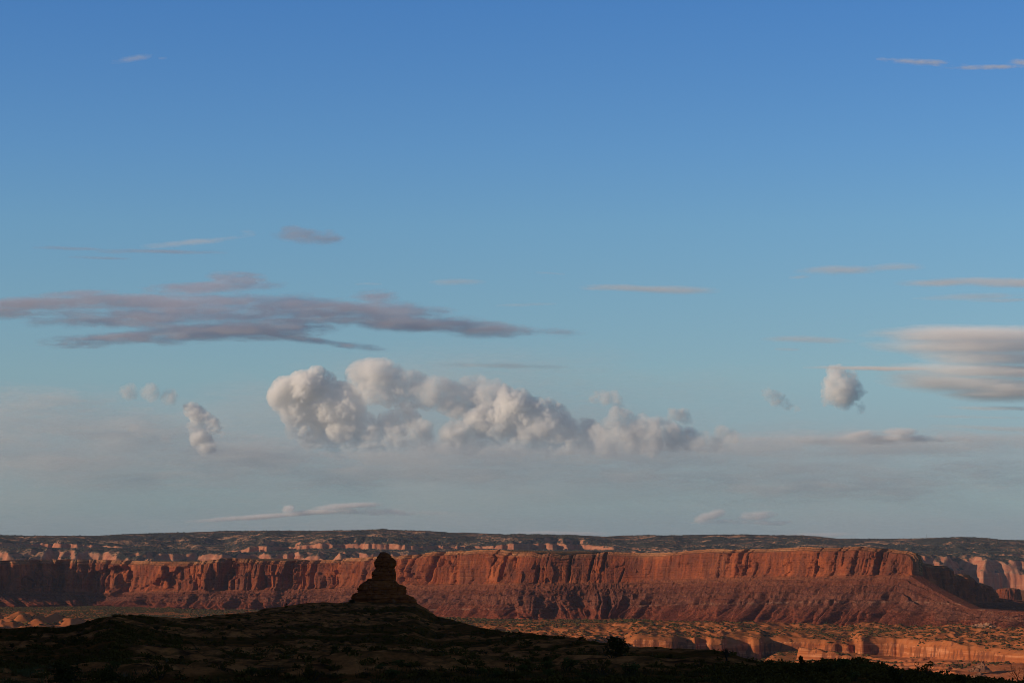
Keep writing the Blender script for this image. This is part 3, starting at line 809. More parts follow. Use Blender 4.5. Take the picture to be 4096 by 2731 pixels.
def crown_mesh(name, rnd, lumps, n, leaf):
    """leaf-sized quads spread through a set of lumps (x,y,z,rx,rz)"""
    vol = np.array([l[3] ** 2 * l[4] for l in lumps])
    pick = rnd.choice(len(lumps), n, p=vol / vol.sum())
    L_ = np.array(lumps)[pick]
    d = rnd.normal(size=(n, 3))
    d /= np.linalg.norm(d, axis=1)[:, None]
    rr = rnd.uniform(0.35, 1.0, n) ** 0.5
    ctr = L_[:, :3] + d * rr[:, None] * np.stack([L_[:, 3], L_[:, 3], L_[:, 4]], 1) * rnd.uniform(0.8, 1.12, n)[:, None]
    a = rnd.normal(size=(n, 3)); a /= np.linalg.norm(a, axis=1)[:, None]
    b = np.cross(a, rnd.normal(size=(n, 3))); b /= np.linalg.norm(b, axis=1)[:, None]
    sz = leaf * rnd.uniform(0.6, 1.4, n)[:, None]
    v = np.stack([ctr - a * sz, ctr + b * sz * 0.55, ctr + a * sz, ctr - b * sz * 0.55], 1).reshape(-1, 3)
    return v, np.arange(4 * n).reshape(-1, 4)

def tube(points, radii, sides=5):
    """tapered tube through points"""
    P_ = np.asarray(points, float)
    out, q = [], []
    for i, p in enumerate(P_):
        t = P_[min(i + 1, len(P_) - 1)] - P_[max(i - 1, 0)]
        t = t / (np.linalg.norm(t) + 1e-9)
        u = np.cross(t, [0.31, 0.77, 0.55]); u /= np.linalg.norm(u)
        w = np.cross(t, u)
        for k in range(sides):
            an = 2 * math.pi * k / sides
            out.append(p + radii[i] * (math.cos(an) * u + math.sin(an) * w))
    for i in range(len(P_) - 1):
        for k in range(sides):
            q.append((i * sides + k, i * sides + (k + 1) % sides, (i + 1) * sides + (k + 1) % sides, (i + 1) * sides + k))
    return np.array(out), np.array(q)

def branches(rnd, start, direction, length, radius, depth, spread, acc, gravity=0.0, kids=3):
    n = 5
    pts = [np.array(start, float)]
    d = np.array(direction, float)
    for i in range(n):
        d = d + rnd.normal(size=3) * 0.16
        d[2] += gravity
        d /= np.linalg.norm(d)
        pts.append(pts[-1] + d * length / n)
    rad = np.linspace(radius, radius * 0.55, n + 1)
    acc.append((pts, rad))
    if depth > 0:
        for k in range(kids):
            i = rnd.integers(2, n + 1)
            nd = d + rnd.normal(size=3) * spread
            nd /= np.linalg.norm(nd)
            branches(rnd, pts[i], nd, length * rnd.uniform(0.55, 0.8), rad[i] * 0.7, depth - 1, spread, acc, gravity, kids)

def tubes_mesh(acc, sides=4):
    vs, qs, o = [], [], 0
    for p, r in acc:
        v, q = tube(p, r, sides)
        vs.append(v); qs.append(q + o); o += len(v)
    return np.concatenate(vs), np.concatenate(qs)

def ground_at(X, Yg):
    """distance and height where the foreground hill is seen at photo point (X, Yg)"""
    Ds = np.geomspace(168, float(crest_D(X)) * 1.0, 400)
    z = hill_z(np.full(400, float(X)), Ds)[0]
    rows = YH - z / Ds * F4
    i = int(np.argmin(np.abs(rows - Yg)))
    return Ds[i], z[i]

def put(o, X, Yg, sink=0.06):
    D, z = ground_at(X, Yg)
    o.location = (float(U(X)) * D, D, z - sink)
    return D

# unit-size plant prototypes (about 1 m wide), each a set of (part name, mesh, material)
PLANTS = {}
def make_proto(kind, seed, shape, n, leaf, mat, stems=True):
    rnd = np.random.default_rng(seed)
    lumps = []
    if shape == 'round':
        for k in range(11):
            a = rnd.uniform(0, 6.28); r = rnd.uniform(0, 0.36)
            lumps.append((r * math.cos(a), r * math.sin(a), rnd.uniform(0.22, 0.55), rnd.uniform(0.12, 0.22), rnd.uniform(0.10, 0.20)))
    elif shape == 'low':
        for k in range(11):
            a = rnd.uniform(0, 6.28); r = rnd.uniform(0, 0.42)
            lumps.append((r * math.cos(a), r * math.sin(a), rnd.uniform(0.10, 0.27), rnd.uniform(0.10, 0.18), rnd.uniform(0.07, 0.13)))
    elif shape == 'tall':
        for k in range(14):
            h = rnd.uniform(0.2, 1.25); a = rnd.uniform(0, 6.28); r = rnd.uniform(0, 0.30) * (1.4 - h) 
            lumps.append((r * math.cos(a), r * math.sin(a), h, rnd.uniform(0.10, 0.20) * (1.5 - h * 0.7), rnd.uniform(0.12, 0.2)))
    elif shape == 'thin':
        for k in range(16):
            a = rnd.uniform(0, 6.28); r = rnd.uniform(0.1, 0.45)
            lumps.append((r * math.cos(a), r * math.sin(a), rnd.uniform(0.15, 0.7), rnd.uniform(0.05, 0.11), rnd.uniform(0.06, 0.14)))
    v, q = crown_mesh("crown", rnd, lumps, n, leaf)
    acc = []
    for k in range(5 if shape != 'tall' else 2):
        a = rnd.uniform(0, 6.28)
        branches(rnd, (0.04 * math.cos(a), 0.04 * math.sin(a), -0.05), (0.5 * math.cos(a), 0.5 * math.sin(a), 0.9), 0.42 if shape != 'tall' else 0.8, 0.022, 1, 0.5, acc)
    sv, sq = tubes_mesh(acc)
    c = mesh_object("crown", v, q, mat, smooth=False)
    st = mesh_object("stem", sv, sq, BARK, smooth=True)
    root = bpy.data.objects.new("shrub", None)
    COL.objects.link(root)
    c.parent = root
    st.parent = root
    PLANTS.setdefault(kind, []).append([root, False])

def plant(kind, idx, name, label, cat, X, Yg, w, hscale=1.0, group=None, rnd=random, sink=0.05):
    """w: width in photo px"""
    root, used = PLANTS[kind][idx % len(PLANTS[kind])]
    if not used:
        o = root
        PLANTS[kind][idx % len(PLANTS[kind])][1] = True
    else:
        o = root.copy()
        for key in ("label", "category", "group"):
            if key in o:
                del o[key]
        COL.objects.link(o)
        for ch in root.children:
            cc = ch.copy()
            COL.objects.link(cc)
            cc.parent = o
    o.name = name
    D = put(o, X, Yg, sink)
    s = w / F4 * D
    o.scale = (s, s, s * hscale)
    o.rotation_euler = (0, 0, rnd.uniform(0, 6.28))
    tag(o, label, cat, group)
    return o

for i in range(3):
    make_proto('round', 801 + i, 'round', 900, 0.040, LEAF_DARK)
for i in range(3):
    make_proto('low', 811 + i, 'low', 500, 0.036, LEAF_SAGE)
for i in range(2):
    make_proto('tall', 821 + i, 'tall', 1300, 0.045, LEAF_DARK)
for i in range(2):
    make_proto('olive', 831 + i, 'round', 800, 0.038, LEAF_OLIVE)
for i in range(2):
    make_proto('thin', 841 + i, 'thin', 650, 0.030, LEAF_SAGE)

R = random.Random(5)
HERO = [
    ('round', 0, "bush", "broad round dark juniper bush on the hill edge against the sunlit valley, right of centre", "bush", 2462, 2640, 150, 1.0),
    ('round', 1, "bush", "large dark rounded bush rising from the near slope below and left of the spire", "bush", 1385, 2684, 175, 0.85),
    ('olive', 0, "bush", "yellow-green feathery bush at the right foot of the large dark rounded bush", "bush", 1512, 2672, 85, 0.85),
    ('olive', 1, "bush", "low wide yellow-green hummock bush on the pale slope below the spire's right side", "bush", 1602, 2664, 88, 0.55),
    ('olive', 0, "bush", "small pale yellow-green bush next to the right of the low green hummock bush", "bush", 1692, 2663, 52, 0.75),
    ('olive', 1, "bush", "thin yellowish bush on the near slope under the open pale slickrock, right of the spire", "bush", 1845, 2650, 50, 0.6),
    ('tall', 0, "juniper", "dark upright juniper with a ragged double top at the hill edge before the slickrock fin", "tree", 3205, 2704, 76, 0.86),
    ('round', 2, "bush", "dark spreading bush beside the upright juniper, on its right", "bush", 3302, 2704, 120, 0.72),
    ('tall', 1, "juniper", "tall dense dark juniper clump in front of the rocky ledges, lower right", "tree", 3572, 2742, 92, 0.78),
    ('round', 0, "bush", "ragged dark bush poking up near the bottom edge below the rubble piles", "bush", 3838, 2742, 78, 0.95),
    ('olive', 0, "bush", "small yellow-green bush at the bottom edge near the lower right corner", "bush", 4046, 2748, 52, 0.8),
    ('olive', 1, "bush", "olive bush on the hill edge left of the upright juniper", "bush", 3085, 2664, 66, 0.7),
    ('round', 1, "bush", "dense black-green bush at the bottom edge, lower left, below the bleached twigs", "bush", 262, 2742, 190, 0.75),
    ('round', 2, "bush", "dark bush on the bottom edge between the bleached twig bush and the thin upright brush", "bush", 430, 2742, 120, 0.95),
    ('olive', 1, "bush", "olive-tinted upright bush on the near left slope above the dark bottom bushes", "bush", 452, 2684, 70, 1.0),
    ('thin', 0, "bush", "thin upright brushy bush with bare stems low on the near left slope", "bush", 640, 2716, 135, 0.95),
    ('thin', 1, "bush", "open twiggy bush above the orange earth patch, lower left", "bush", 775, 2690, 95, 0.8),
    ('thin', 0, "bush", "wide twiggy bush right of the orange earth patch, lower left", "bush", 875, 2700, 125, 0.8),
    ('olive', 0, "bush", "dull green bush at the bottom right of the orange earth patch", "bush", 1000, 2702, 70, 0.85),
    ('round', 0, "bush", "small dark bush perched on the hill crest just left of the spire's foot", "bush", 1405, 2411, 44, 0.6),
    ('round', 1, "bush", "dark bush on the left shoulder crest of the hill, the farther left of two", "bush", 458, 2466, 36, 0.6),
    ('round', 2, "bush", "dark bush on the left shoulder crest of the hill, the farther right of two", "bush", 520, 2464, 36, 0.55),
    ('tall', 0, "juniper", "little dark juniper standing clear on the left skyline crest before the spire", "tree", 1146, 2424, 16, 0.75),
    ('round', 0, "bush", "dark bush breaking the right-hand hill edge just left of the broad juniper bush", "bush", 2328, 2560, 50, 0.55),
    ('round', 1, "bush", "flat dark bush on the hill edge where it meets the green valley scrub", "bush", 2080, 2534, 34, 0.5),
    ('round', 2, "bush", "small bush on the low hill edge, the left of two under the canyon rim", "bush", 2622, 2592, 26, 0.6),
    ('round', 0, "bush", "small bush on the low hill edge, the right of two under the canyon rim", "bush", 2684, 2597, 20, 0.6),
    ('round', 1, "bush", "dark bush on the shaded slickrock left of the dead tree", "bush", 2680, 2640, 46, 0.9),
    ('round', 2, "bush", "small round bush on the little hump right of the upright juniper", "bush", 3392, 2656, 24, 0.8),
    ('thin', 1, "bush", "pale thin brush in front of the dead tree's foot", "bush", 2800, 2664, 80, 0.6),
    ('olive', 1, "bush", "dim olive brush on the hill edge between the dead tree and the upright juniper", "bush", 3130, 2672, 44, 0.7),
]
for h in HERO:
    plant(h[0], h[1], h[2], h[3], h[4], h[5], h[6], h[7], h[8], rnd=R)

# random shrubs over the hill
ZONES = [
    ("low dark shrub scattered over the rocky slope left of the rock spire", 0, 1050, 2440, 2640, 95, (14, 34)),
    ("low dark shrub dotted on the shaded slope directly under the rock spire", 1050, 1800, 2425, 2620, 75, (12, 30)),
    ("low dark shrub along the shaded slope falling right from the rock spire", 1760, 2600, 2520, 2660, 48, (16, 36)),
    ("low dark brush clump on the dim flat along the bottom edge", 1080, 4090, 2672, 2722, 46, (40, 90)),
]
for zi, (lab, xa, xb, ya, yb, cnt, (wa, wb)) in enumerate(ZONES):
    k = 0
    tries = 0
    placed = []
    while k < cnt and tries < 4000:
        tries += 1
        X = R.uniform(xa, xb)
        yc = float(crest_Y(X)) + 6
        Yg = R.uniform(max(ya, yc), max(yb, yc + 10))
        if Yg < yc or 1395 < X < 1680 and Yg < 2412:
            continue
        near = (Yg - 2400) / 330.0
        w = R.uniform(wa, wb) * (0.75 + 0.75 * near)
        if any((X - a) ** 2 + (2.2 * (Yg - b)) ** 2 < (0.5 * (w + c)) ** 2 * 0.6 for a, b, c in placed):
            continue
        placed.append((X, Yg, w))
        kind = R.choice(['low', 'low', 'low', 'round', 'round', 'thin']) if zi < 3 else R.choice(['low', 'low', 'thin', 'olive'])
        plant(kind, R.randrange(6), "shrub", lab, "shrub", X, Yg, w, R.uniform(0.55, 0.85), group=lab.replace("shrub", "shrubs").replace("clump", "clumps"), rnd=R)
        k += 1

# the rest of the low brush on the hill, past counting
def brush(label, n, seed):
    rnd = np.random.default_rng(seed)
    X = rnd.uniform(-60, 4200, n * 4)
    Dc = crest_D(X)
    t = rnd.uniform(0.02, 0.97, n * 4)
    D = D_NEAR + (Dc - D_NEAR) * t
    x, y = U(X) * D, D
    den = fbm(x / 34, y / 52, 7.0, octaves=4, seed=seed + 1)
    lm = hill_z(X, D)
    ok = (den + rnd.uniform(-0.2, 0.2, n * 4) - 0.12 * lm[1] > -0.02) & ~((D > 985) & (X > 1390) & (X < 1690))
    x, y, zz = x[ok][:n], y[ok][:n], lm[0][ok][:n]
    m_ = len(x)
    k = 46
    r = rnd.uniform(0.35, 1.0, m_) * np.minimum(1.25, 0.6 + y / 900)
    d = rnd.normal(size=(m_, k, 3)); d /= np.linalg.norm(d, axis=2)[..., None]
    d[..., 2] = np.abs(d[..., 2]) * 0.75
    ctr = d * (rnd.uniform(0.3, 1.05, (m_, k, 1)) * r[:, None, None]) + np.stack([x, y, zz], 1)[:, None]
    a = rnd.normal(size=(m_, k, 3)); a /= np.linalg.norm(a, axis=2)[..., None]
    b = np.cross(a, rnd.normal(size=(m_, k, 3))); b /= np.linalg.norm(b, axis=2)[..., None]
    sz = 0.17 * r[:, None, None] * rnd.uniform(0.6, 1.5, (m_, k, 1)) + 0.03
    V = np.stack([ctr - a * sz, ctr + b * sz * 0.6, ctr + a * sz, ctr - b * sz * 0.6], 2).reshape(-1, 3)
    o = mesh_object("scrub", V, np.arange(len(V)).reshape(-1, 4), LEAF_SAGE, smooth=False)
    return tag(o, label, "scrub", kind="stuff")
brush("fine dark scrub covering the shaded foreground hill between its shrubs", 4200, 941)

# dead trees and bare branches
def dead_tree(label, X, Yg, h_px, seed, spread, kids=3, depth=4, lean=(0, 0), trunk=0.28, mat=BARK, name="dead_tree", cat="dead tree", rad=0.045, multi=1):
    rnd = np.random.default_rng(seed)
    root = bpy.data.objects.new(name, None)
    COL.objects.link(root)
    D = put(root, X, Yg)
    hgt = h_px / F4 * D
    tr, br = [], []
    for m_ in range(multi):
        a = rnd.uniform(0, 6.28)
        off = np.array([0.25 * (m_ > 0) * math.cos(a), 0.25 * (m_ > 0) * math.sin(a), 0])
        p0 = np.array([0, 0, -0.2]) + off * 0.3
        d0 = np.array([lean[0] + off[0] * 1.5, lean[1] + off[1], 1.0])
        d0 /= np.linalg.norm(d0)
        top = p0 + d0 * (hgt * trunk + 0.2)
        pts = [p0, p0 + (top - p0) * 0.35 + rnd.normal(size=3) * 0.02 * hgt, p0 + (top - p0) * 0.7 + rnd.normal(size=3) * 0.02 * hgt, top]
        tr.append((pts, [rad * hgt, rad * hgt * 0.85, rad * hgt * 0.75, rad * hgt * 0.65]))
        for k in range(5):
            a = rnd.uniform(0, 6.28)
            d = np.array([spread * math.cos(a), spread * math.sin(a), 0.9]) + d0 * 0.3
            d /= np.linalg.norm(d)
            branches(rnd, top, d, hgt * rnd.uniform(0.28, 0.42), rad * hgt * 0.42, depth - 2, 0.42, br, 0.03, kids)
    v, q = tubes_mesh(tr, 7)
    mesh_object("trunk", v, q, mat, parent=root)
    v, q = tubes_mesh(br, 4)
    mesh_object("limbs", v, q, mat, parent=root)
    return tag(root, label, cat)

dead_tree("leafless dead tree with forked limbs standing on the hill edge before the canyon shadow", 2906, 2650, 80, 901, 0.8, rad=0.07, kids=4)
dead_tree("bare dead tree leaning in from the right edge over the slickrock apron", 4102, 2748, 118, 907, 0.9, depth=4, lean=(-0.25, 0), trunk=0.3, multi=2, rad=0.02)
dead_tree("tangle of dry bare branches left of the tall dense juniper clump", 3478, 2712, 60, 911, 1.0, trunk=0.15, rad=0.022, multi=2)
dead_tree("bleached grey twig bush behind the dense bottom bush, lower left", 212, 2700, 66, 917, 0.8, kids=4, trunk=0.12, mat=TWIG, name="twig_bush", cat="bush", rad=0.015, multi=3)
dead_tree("bare pale forked snag above the thin upright brush, lower left", 664, 2668, 56, 921, 0.35, kids=2, depth=3, trunk=0.35, mat=TWIG, name="snag", rad=0.02)
dead_tree("short pale bare twigs between the olive upright bush and the thin brush, lower left", 502, 2716, 50, 923, 0.5, kids=3, trunk=0.2, mat=TWIG, name="twig_bush", cat="bush", rad=0.014, multi=2)

# dry grass along the bottom
def grass(label, n, xa, xb, ya, yb, hgt, mat, seed):
    rnd = np.random.default_rng(seed)
    X = rnd.uniform(xa, xb, n * 3)
    D = rnd.uniform(168, 250, n * 3)
    zz = hill_z(X, D)[0]
    row = YH - zz / D * F4
    cl = fbm(U(X) * D / 6, D / 9, octaves=3, seed=seed)
    k = (row > ya) & (row < yb) & (cl > -0.05)
    X, D, zz = X[k][:n], D[k][:n], zz[k][:n]
    m_ = len(X)
    x, y = U(X) * D, D
    h = hgt * rnd.uniform(0.5, 1.3, m_)
    a = rnd.uniform(0, 6.28, m_)
    wv = 0.035
    lx, ly = np.cos(a) * h * 0.35, np.sin(a) * h * 0.35
    p0 = np.stack([x - wv * np.sin(a), y + wv * np.cos(a), zz - 0.03], 1)
    p1 = np.stack([x + wv * np.sin(a), y - wv * np.cos(a), zz - 0.03], 1)
    p2 = np.stack([x + lx, y + ly, zz + h], 1)
    o = mesh_object("grass", np.stack([p0, p1, p2], 1), None, mat, tris=np.arange(3 * m_).reshape(-1, 3), smooth=False)
    return tag(o, label, "grass", kind="stuff")

GRASS_DRY = leaf_material("dry_grass", (0.075, 0.062, 0.022), (0.125, 0.105, 0.040), 0.8)
GRASS_DIM = leaf_material("dim_grass", (0.032, 0.027, 0.011), (0.075, 0.058, 0.018), 0.35)
grass("dry yellowish grass in the lower left corner of the hill", 9000, -80, 175, 2665, 2780, 0.32, GRASS_DRY, 931)
grass("dim brown grass over the near flat along the bottom edge", 26000, 200, 4200, 2674, 2780, 0.28, GRASS_DIM, 933)

# scrub on the valley floor and the plateau: too many to count
def scrub(name, label, x, y, z, r, mat, seed):
    rnd = np.random.default_rng(seed)
    n = len(x)
    base = []
    for lat, rad in ((-0.25, 0.75), (0.35, 1.0), (0.85, 0.6)):
        for k in range(6):
            a = 2 * math.pi * k / 6 + lat * 2
            base.append((rad * math.cos(a), rad * math.sin(a), lat))
    base.append((0, 0, 1.15))
    base = np.array(base)
    V = base[None] * (1 + 0.5 * rnd.uniform(-1, 1, (n, len(base), 3))) * np.stack([r * rnd.uniform(0.8, 1.7, n), r, r * rnd.uniform(0.45, 0.85, n)], 1)[:, None] + np.stack([x, y, z], 1)[:, None]
    q = [(l * 6 + k, l * 6 + (k + 1) % 6, (l + 1) * 6 + (k + 1) % 6, (l + 1) * 6 + k) for l in (0, 1) for k in range(6)]
    tr = [(12 + k, 12 + (k + 1) % 6, 18) for k in range(6)]
    offs = (np.arange(n) * len(base))[:, None, None]
    Q = (np.array(q)[None] + offs).reshape(-1, 4)
    T_ = (np.array(tr)[None] + offs).reshape(-1, 3)
    o = mesh_object(name, V, Q, mat, tris=T_, smooth=False)
    return tag(o, label, "scrub", kind="stuff")

rg = np.random.default_rng(77)
n = 150000
Xs = rg.uniform(-250, 4350, n)
Ds = np.sqrt(rg.uniform(3500 ** 2, 6950 ** 2, n))
ix = np.clip(np.searchsorted(Xv, Xs), 1, NXV - 1)
iy = np.clip(np.searchsorted(Dv, Ds), 1, len(Dv) - 1)
zs = VZ[iy, ix]
steep = wallm_v = None
slope = np.abs(VZ[iy, ix] - VZ[iy - 1, ix]) / (Dv[iy] - Dv[iy - 1])
xs_, ys_ = U(Xs) * Ds, Ds
den = fbm(xs_ / 130, ys_ / 260, 6.0, octaves=4, seed=951) + 0.6 * fbm(xs_ / 26, ys_ / 70, 6.0, octaves=3, seed=953)
base_d = 170.0 * F4 / (base_Y(Xs) - YH)
edge_green = sstep(500, 150, base_d - Ds)
keep = (slope < 0.35) & (den + 0.22 * edge_green + 0.12 * (Xs < 1100) + rg.uniform(-0.10, 0.10, n) > 0.015) & (Ds < base_d - 10) & (rg.uniform(0, 1, n) < np.where(Xs < 1300, 0.95, 0.85)) & ~((Xs > 3430) & (Ds < 3900))
scrub("scrub", "green desert scrub dotted over the orange valley floor", xs_[keep], ys_[keep], zs[keep] + 0.5, 0.7 + 2.3 * rg.uniform(0, 1, keep.sum()) ** 2.4, SCRUB_LIT, 961)
n = 90000
ii = rg.integers(0, PZ.shape[0] - 40, n)
jj = rg.integers(0, PZ.shape[1], n)
px_, py_, pz_ = PX[ii, jj] + rg.uniform(-6, 6, n), PYD[ii, jj] + rg.uniform(-4, 4, n), PZ[ii, jj]
den = fbm(px_ / 420, py_ / 900, 6.0, octaves=4, seed=971)
keep = (PW[ii, jj] < 0.2) & (PYD[ii, jj] > 10400) & (den + rg.uniform(-.15, .15, n) > -0.05)
scrub("scrub", "dark pinyon scrub covering the far plateau below the skyline", px_[keep], py_[keep], pz_[keep] + 0.6, 1.6 + 2.6 * rg.uniform(0, 1, keep.sum()) ** 2, SCRUB_FAR, 973)

# ---------------------------------------------------------------- rubble, butte, mast, hut
def rock_heap(name, label, cat, X, Yb, w_px, h_px, D, seed, mat, blocks=240, skew=0.0, nx=150, size=(0.03, 0.10)):
    """one heap of broken rock: a rough cone with angular blocks set into it, one mesh"""
    rnd = np.random.default_rng(seed)
    s = D / F4
    W, H = w_px * s, h_px * s
    u_ = np.linspace(-1, 1, nx)
    A, B = np.meshgrid(u_, u_)
    rr = np.sqrt((A - skew * 0) ** 2 + B ** 2)
    prof = np.maximum(0, 1 - np.abs(np.where(A < skew, (A - skew) / (1 + skew), (A - skew) / (1 - skew)))) ** 1.25
    hmap = H * prof * np.sqrt(np.maximum(0, 1 - B ** 2))
    hmap = hmap * (1 + 0.35 * fbm(A * 4, B * 4, 0.2, octaves=4, seed=seed))
    # angular blocks: flat-topped cells
    cells = rnd.uniform(-1, 1, (blocks, 2))
    best = np.full(A.shape, 9.0)
    hv = np.zeros(A.shape)
    for (ca, cb) in cells:
        tilt = rnd.normal(size=2) * 1.2
        dd = np.maximum(np.abs((A - ca) * math.cos(tilt[0]) + (B - cb) * math.sin(tilt[0])), np.abs((B - cb) * math.cos(tilt[0]) - (A - ca) * math.sin(tilt[0])))
        kk = dd < best
        best = np.where(kk, dd, best)
        hv = np.where(kk, rnd.uniform(0, 1) + tilt[0] * 0.6 * (A - ca) * 8 + tilt[1] * (B - cb) * 5, hv)
    bs = size[1] * W * 0.5
    z_ = hmap + np.clip(bs * 0.45 * hv, -0.35 * H, 0.22 * H) * sstep(0.0, 0.25, prof * np.sqrt(np.maximum(0, 1 - B ** 2))) - sstep(0.02, 0.06, best) * bs * 0.5 - 1.0
    xc = (X - XC) * s
    zc = -(Yb - YH) * s
    V = np.stack([A * W / 2, B * W / 2, z_], -1)
    o = mesh_object(name, V, grid_quads(nx, nx), mat, smooth=False)
    o.location = (xc, D, zc)
    return tag(o, label, cat)

RUB = leaf_material("pale_rubble", (0.26, 0.120, 0.066), (0.42, 0.21, 0.12), 0.12)
RUB2 = leaf_material("brown_rubble", (0.14, 0.060, 0.034), (0.26, 0.120, 0.065), 0.15)
rock_heap("rubble_mound", "pale mound of broken rock at the foot of the talus slope on the far right", "rubble mound", 3930, 2524, 330, 46, 4860, 981, RUB, skew=0.05, blocks=420, size=(.02, .05))
rock_heap("rubble_pile", "fallen boulder pile on the orange slickrock under the pale streaked wall, the upper of two", "boulder pile", 3920, 2676, 90, 36, 3760, 983, RUB2, skew=0.2, blocks=60, nx=70, size=(.1, .16))
rock_heap("rubble_pile", "low boulder pile on the orange slickrock near the bottom edge, the lower of two", "boulder pile", 3920, 2702, 70, 20, 3620, 985, RUB2, blocks=40, nx=60, size=(.1, .18))

def butte():
    D = 6650.0
    s = D / F4
    na, nz = 160, 60
    th = np.linspace(0, 2 * math.pi, na, endpoint=False)[None]
    zf_ = np.linspace(0, 1, nz)[:, None]
    hgt = (2445 - 2349) * s
    rx = (48 * s) * (1.25 - 0.28 * zf_ + 0.9 * np.maximum(0, 0.4 - zf_)) * np.where(zf_ > .93, np.sqrt(np.maximum(0.02, 1 - ((zf_ - .93) / .075) ** 2)), 1)
    x = rx * np.cos(th)
    y = rx * 0.9 * np.sin(th)
    z = hgt * zf_ + 0 * x
    d = 3.2 * fbm(th * 0 + x / 14, y / 14, z / 40, octaves=4, seed=991) - 3 * sstep(0.12, 0.0, np.abs(noise(x / 16, y / 16, z / 60, 993))) + 1.0 * fbm(x / 30, y / 30, z / 3, octaves=3, seed=995)
    x = x + d * np.cos(th); y = y + d * np.sin(th)
    V = np.stack([x, y, z], -1).reshape(-1, 3)
    a = np.arange(na)
    q = np.concatenate([np.stack([r * na + a, r * na + (a + 1) % na, (r + 1) * na + (a + 1) % na, (r + 1) * na + a], 1) for r in range(nz - 1)])
    V = np.concatenate([V, [[0, 0, hgt]]])
    tr = np.stack([(nz - 1) * na + a, (nz - 1) * na + (a + 1) % na, np.full(na, len(V) - 1)], 1)
    zone = np.concatenate([(1.05 + 0.85 * zf_ + 0 * x).ravel(), [1.9]])
    o = mesh_object("butte", V, q, MESA_MAT, tris=tr, attrs={"zone": zone, "bed": np.full(len(V), 500.0)})
    o.location = ((4034 - XC) * s, D, -(2445 - YH) * s)
    return tag(o, "small sunlit red butte at the right edge beyond the shadowed mesa flank", "butte")
butte()

# radio mast and hut on the plateau
D = 14200.0
s = D / F4
mast = bpy.data.objects.new("radio_mast", None)
COL.objects.link(mast)
mast.location = ((3707 - XC) * s, D, -(2153 - YH) * s)
tag(mast, "thin radio mast standing on the distant plateau skyline, right", "radio mast")
MET, mt_, mb_ = material("mast_steel")
mb_.inputs["Base Color"].default_value = (0.16, 0.13, 0.12, 1)
hh = 20 * s
acc = []
for k in range(3):
    a = 2.1 * k
    acc.append(([(1.6 * math.cos(a), 1.6 * math.sin(a), -3), (0.8 * math.cos(a), 0.8 * math.sin(a), hh * 0.55), (0.25 * math.cos(a), 0.25 * math.sin(a), hh)], [0.42, 0.34, 0.25]))
for j in range(7):
    zz = hh * j / 7.5
    w_ = 1.6 - 1.3 * j / 7.5
    for k in range(3):
        a, b_ = 2.1 * k, 2.1 * (k + 1)
        acc.append(([(w_ * math.cos(a), w_ * math.sin(a), zz), (w_ * .85 * math.cos(b_), w_ * .85 * math.sin(b_), zz + hh / 7.5)], [0.16, 0.16]))
v, q = tubes_mesh(acc, 5)
mesh_object("lattice", v, q, MET, parent=mast)
v, q = tubes_mesh([([(-2.2, 0, hh * .45), (2.2, 0, hh * .47)], [.7, .7]), ([(-1.6, 0, hh * .68), (1.6, 0, hh * .68)], [.6, .6])], 6)
mesh_object("antenna_arms", v, q, MET, parent=mast)

hut = bpy.data.objects.new("hut", None)
COL.objects.link(hut)
Dh_ = 13300.0
sh_ = Dh_ / F4
hut.location = ((2313 - XC) * sh_, Dh_, -(2156 - YH) * sh_)
tag(hut, "tiny white hut alone on the distant plateau scrub, just right of centre", "hut")
WHT, wt_, wb_ = material("white_render")
wb_.inputs["Base Color"].default_value = (0.62, 0.60, 0.56, 1)
RFM, rt_, rb_ = material("grey_roofing")
rb_.inputs["Base Color"].default_value = (0.30, 0.28, 0.27, 1)
wv_ = [(x, y, z) for z in (-2, 3.2) for x, y in ((-4, -3), (4, -3), (4, 3), (-4, 3))]
mesh_object("wall", wv_, [(0, 1, 5, 4), (1, 2, 6, 5), (2, 3, 7, 6), (3, 0, 4, 7)], WHT, parent=hut, smooth=False)
rv_ = [(-4.5, -3.6, 3.1), (4.5, -3.6, 3.1), (4.5, 3.6, 3.1), (-4.5, 3.6, 3.1), (-4.5, 0, 5.2), (4.5, 0, 5.2)]
mesh_object("roof", rv_, [(0, 1, 5, 4), (2, 3, 4, 5), (3, 2, 1, 0)], RFM, parent=hut, smooth=False, tris=[(0, 4, 3), (1, 2, 5)])
# ---------------------------------------------------------------- clouds: closed bodies filled with scattering droplets
def cloud_mat(name, dens, color=(1, 1, 1), g=0.0):
    m = bpy.data.materials.new(name)
    m.use_nodes = True
    t = m.node_tree
    t.nodes.clear()
    m.cycles.volume_sampling = 'DISTANCE'
    out = t.nodes.new("ShaderNodeOutputMaterial")
    v = t.nodes.new("ShaderNodeVolumePrincipled")
    v.inputs["Density"].default_value = dens
    v.inputs["Color"].default_value = color + (1,)
    v.inputs["Anisotropy"].default_value = g
    t.links.new(v.outputs[0], out.inputs["Volume"])
    return m

def blur(a, n):
    for ax in (0, 1):
        p = np.pad(a, [(n, n) if i == ax else (0, 0) for i in (0, 1)])
        cs = np.cumsum(np.insert(p, 0, 0, axis=ax), axis=ax)
        m = 2 * n + 1
        a = (np.take(cs, range(m, cs.shape[ax]), ax) - np.take(cs, range(0, cs.shape[ax] - m), ax)) / m
    return a

